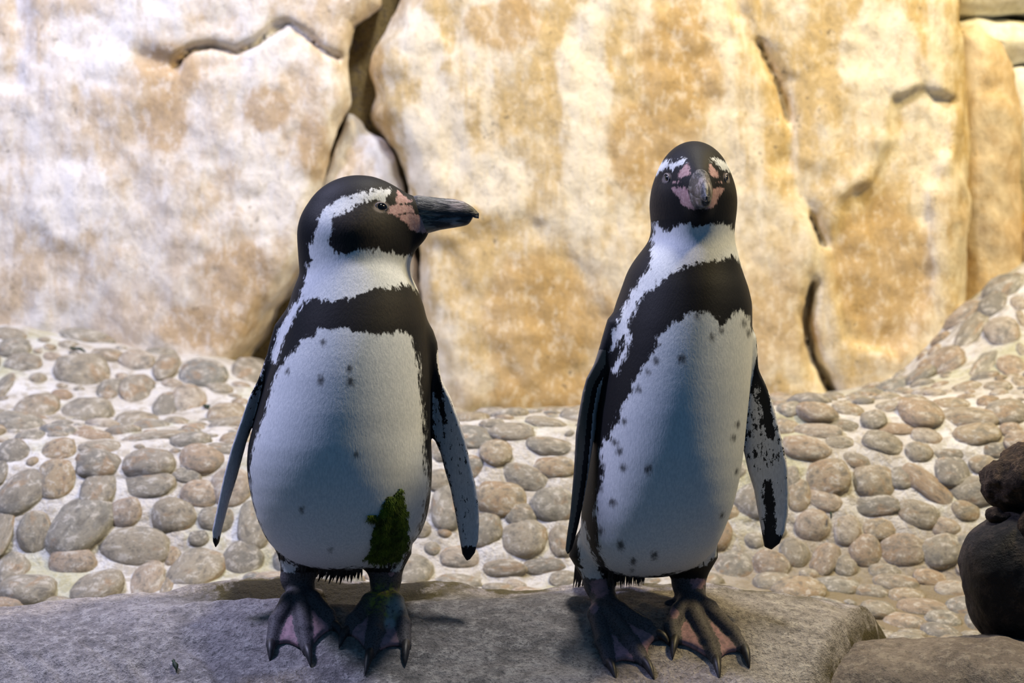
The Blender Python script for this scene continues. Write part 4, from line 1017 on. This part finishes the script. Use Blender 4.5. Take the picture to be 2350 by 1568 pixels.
PB = dict(label='penguin staring straight ahead with its face to the viewer, flipper bent outward', origin=(1540, 1450), base=baseB, rows=rowsB,
    zb=lambda L: L(0, 1326)[2], headR=headRB, headc=(1592, 452), heady=0.0, neckk=0.022, lore=0.006, ringr=0.0058, beak=M_BEAKB, legY=0.035,
    legs=[dict(hip=(1372,1275), hr=0.036, knee=(1374,1338), kr=0.0165, ankle=(1388,1408), ar=0.0155, toes=[((1370,1430),(1384,1490),(1398,1533),(1414,1568)), ((1396,1430),(1446,1490),(1480,1530),(1502,1568)), ((1422,1424),(1480,1450),(1508,1467),(1537,1485))]),
          dict(hip=(1585,1275), hr=0.034, knee=(1580,1335), kr=0.0185, ankle=(1588,1402), ar=0.0185, hind=(1535,1400), toes=[((1560,1424),(1541,1452),(1550,1478),(1543,1517)), ((1592,1430),(1626,1488),(1643,1525),(1651,1567)), ((1626,1418),(1680,1466),(1708,1500),(1720,1537))])],
    flippers=[dict(poly=[(1425,735),(1400,740),(1382,792),(1361,836),(1344,867),(1335,899),(1326,948),(1319,993),(1317,1037),(1314,1082),(1310,1127),(1306,1171),(1298,1225),(1295,1252),(1300,1264),(1310,1252),(1317,1229),(1326,1194),(1337,1144),(1346,1095),(1355,1037),(1362,993),(1367,943),(1376,890),(1395,840),(1430,780)],
                   axis=[(1415,738),(1385,835),(1355,890),(1345,948),(1338,1020),(1330,1095),(1318,1171),(1300,1264)], y0=-0.02, y1=-0.06, slope=0.7, half=24*S, side=-1, paint=paint_back),
              dict(poly=[(1705,770),(1727,780),(1743,845),(1761,885),(1777,930),(1788,975),(1799,1024),(1808,1073),(1810,1127),(1808,1180),(1801,1216),(1788,1247),(1770,1262),(1755,1256),(1750,1225),(1743,1185),(1734,1127),(1721,1082),(1709,1024),(1702,960),(1700,880)],
                   axis=[(1716,775),(1728,860),(1742,940),(1755,1024),(1768,1100),(1775,1180),(1768,1262)], y0=0.035, y1=0.0, slope=-0.45, half=42*S, side=1, paint=paint_under2)],
    white=whiteB, splitpy=640, headlow=(0, 0.001), headonly=True,
    spots=[(1619,775,7),(1551,823,9),(1493,828,8),(1681,970,6),(1670,1000,6.5),(1681,1077,5.5),(1475,1066,8),(1422,1064,7.5),(1399,1144,8),(1377,1064,6),(1647,1176,6.5),(1417,1240,9),(1493,1261,8.5),(1446,1277,7.5),(1697,743,7),(1711,765,7),(1585,728,7),(1414,1028,8),(1404,1010,7),(1475,852,6),(1455,890,7),(1424,962,6),(1373,1115,6),(1373,1210,7),(1446,1301,4),(1641,760,6)],
    skinz=lambda L: L(0, 1331)[2], pinkleg=[(1375,1345,0.014,0.95),(1598,1330,0.014,0.85),(1360,1385,0.008,0.8),(1540,1395,0.008,0.8)],
    fringe=[(1395,1480,1322,1318,30,90),(1380,1400,1310,1322,14,10),(1480,1545,1318,1312,9,18),(1545,1615,1308,1302,10,24)],
    tail=[(1343+i*4, 1200, 1315+i*5, 1350+(i % 3)*6, 0.07, 0.115, 8) for i in range(9)])
B_ = L0 = None
for PP in (PA, PB):
    oz = PP['base']
    zl = W(0, 508 if PP is PB else 596, 0.0)[2]-oz[2]
    PP['headlow'] = (zl-0.0005, zl+0.0005)
PEN = [make_penguin(PA), make_penguin(PB)]

# ------------------------------------------------------------------ green algae clinging to the profile penguin
root, bodyA, VA, QA, LA = PEN[0]
alg = [(1195,1000),(1200,1100),(1215,1200),(1215,1290),(1210,1380),(1170,1450),(1130,1490),(1060,1500),(980,1470),(935,1445),(960,1410),(990,1350),(1005,1270),(1000,1240),(1015,1200),(975,1190),(975,1150),(1030,1150),(1060,1110),(1080,1060),(1130,1030),(1160,1000)]
algp = np.array([LA(470+u/2.613, 740+v/2.613, -0.10)[[0, 2]] for u, v in alg])
h = 0.0022
gx_ = np.arange(algp[:, 0].min()-0.004, algp[:, 0].max()+0.004, h); gz_ = np.arange(algp[:, 1].min()-0.004, algp[:, 1].max()+0.004, h)
GX, GZ = np.meshgrid(gx_, gz_, indexing='ij'); q = np.stack([GX.ravel(), GZ.ravel()], 1)
dd = poly_sd(q, algp)+0.0022*fbm(np.stack([q[:, 0]*160, q[:, 1]*160, q[:, 0]*0], 1), 2, 3)
yy = np.full(len(q), -0.16-baseA[1])
for _ in range(60):
    pts = np.stack([q[:, 0], yy, q[:, 1]], 1); yy = yy+np.clip(bodyA(pts)*0.8, -0.01, 0.006)
ymax = 0.03-baseA[1]
yy = np.minimum(yy, ymax)
nz = fbm(np.stack([q[:, 0]*90, q[:, 1]*60, q[:, 0]*0], 1), 4, 6)
th_ = 0.0055*np.sqrt(np.clip(dd/0.012, 0, 1))*(1+0.55*nz)+0.0008
inside = dd > 0
nxg, nzg = GX.shape; idm = np.arange(nxg*nzg).reshape(nxg, nzg)
fr_ = np.stack([q[:, 0], yy-th_, q[:, 1]], 1); bk_ = np.stack([q[:, 0], yy+0.0015, q[:, 1]], 1)
ins = inside.reshape(nxg, nzg); fq = []
keep = ins[:-1, :-1] & ins[1:, :-1] & ins[1:, 1:] & ins[:-1, 1:]
N0 = nxg*nzg
for i, j in np.argwhere(keep):
    a, b, c, d = idm[i, j], idm[i+1, j], idm[i+1, j+1], idm[i, j+1]
    fq.append((a, b, c, d)); fq.append((a+N0, d+N0, c+N0, b+N0))
    if j == 0 or not keep[i, j-1]: fq.append((a, a+N0, b+N0, b))
    if j == keep.shape[1]-1 or not keep[i, j+1]: fq.append((d, c, c+N0, d+N0))
    if i == 0 or not keep[i-1, j]: fq.append((a, d, d+N0, a+N0))
    if i == keep.shape[0]-1 or not keep[i+1, j]: fq.append((b, b+N0, c+N0, c))
allv = np.concatenate([fr_, bk_]); fq = np.array(fq)
used = np.unique(fq); rem = np.full(len(allv), -1); rem[used] = np.arange(len(used))
ar = empty('algae_clump', tuple(baseA+np.array([algp[:, 0].mean(), float(yy[inside].mean()), algp[:, 1].min()])))
shift = np.array(baseA)-np.array(ar.location)
mesh_from('algae_mat', allv[used]+shift, rem[fq], M_ALGAE, ar)
VS, FS = [], []; rg = random.Random(11)
cand = np.argwhere(inside).ravel()
for _ in range(2600):
    i = cand[rg.randrange(len(cand))]; p = fr_[i]+shift+np.array([rg.uniform(-.001, .001), 0.0006, 0])
    l = rg.uniform(0.003, 0.008); a = rg.gauss(0, 0.5); d = np.array([math.sin(a)*l, -rg.uniform(0.0005, 0.003), -math.cos(a)*l]); w = rg.uniform(0.0003, 0.0006)
    b = len(VS); VS += [p+np.array([-w, 0, 0]), p+np.array([w, 0, 0]), p+np.array([0, -w*1.5, 0]), p+d]
    FS += [(b, b+2, b+3), (b+2, b+1, b+3), (b+1, b, b+3)]
st_ = mesh_from('algae_strands', VS, FS, M_ALGAE, ar, False); st_['kind'] = 'stuff'
tag(ar, 'pointed green algae clump stuck to the belly of the profile penguin', 'algae')

def scrap(px, py, ln, wd, ang, label, hit='bank', grp=None):
    if hit == 'bank':
        best = None
        dg = bpy.context.evaluated_depsgraph_get()
        d = (Vector(W(px, py, 1.0))-CAMP).normalized(); lc, nr, _, _ = bvh.ray_cast(CAMP, d)
        lc = lc-d*0.016
    else:
        c = rock_hit(px, py); lc = Vector(c)+Vector((0, -0.003, 0.004)); nr = Vector((0, -0.5, 0.86))
    if nr.y > 0: nr = -nr
    k = (lc.y+DIST)/FPX
    t1 = (Vector((1, 0, 0))-nr*nr.x).normalized(); t2 = nr.cross(t1)
    a = math.radians(ang); u = (t1*math.cos(a)+t2*math.sin(a)); v = nr.cross(u)
    VV, FF = [], []; n = 9
    for i in range(n):
        t = i/(n-1)*2-1; w = wd*0.5*k*math.sqrt(max(1-t*t, 0.02))*(1+0.3*math.sin(5*t))
        c = u*(t*ln*0.5*k)+v*(0.12*wd*k*math.sin(3*t))+nr*(0.0015*math.cos(2.4*t))
        for s, z in ((-1, 0), (0, 0.0016), (1, 0), (0, -0.004)):
            VV.append(tuple(c+v*(w*s)+nr*z))
    for i in range(n-1):
        for j in range(4): FF.append((i*4+j, i*4+(j+1) % 4, i*4+4+(j+1) % 4, i*4+4+j))
    FF += [(3, 2, 1, 0), tuple((n-1)*4+j for j in range(4))]
    o = mesh_from('algae_scrap', VV, FF, M_SCRAP, None, True, None, lc)
    tag(o, label, 'algae', 'scraps of algae lying about')
scrap(375, 857, 36, 12, 80, 'short upright dark green algae scrap on the upper left cobbles')
scrap(473, 932, 28, 13, -65, 'slanted dark green algae scrap beside an orange cobble')
scrap(178, 801, 38, 9, -14, 'flat bright green algae scrap under the pale cliff foot')
scrap(1907, 1182, 18, 5, 85, 'thin dark algae thread on the cobbles right of the penguins')
scrap(402, 1532, 44, 11, -75, 'dark green algae strip lying on the grey ledge', 'rock')
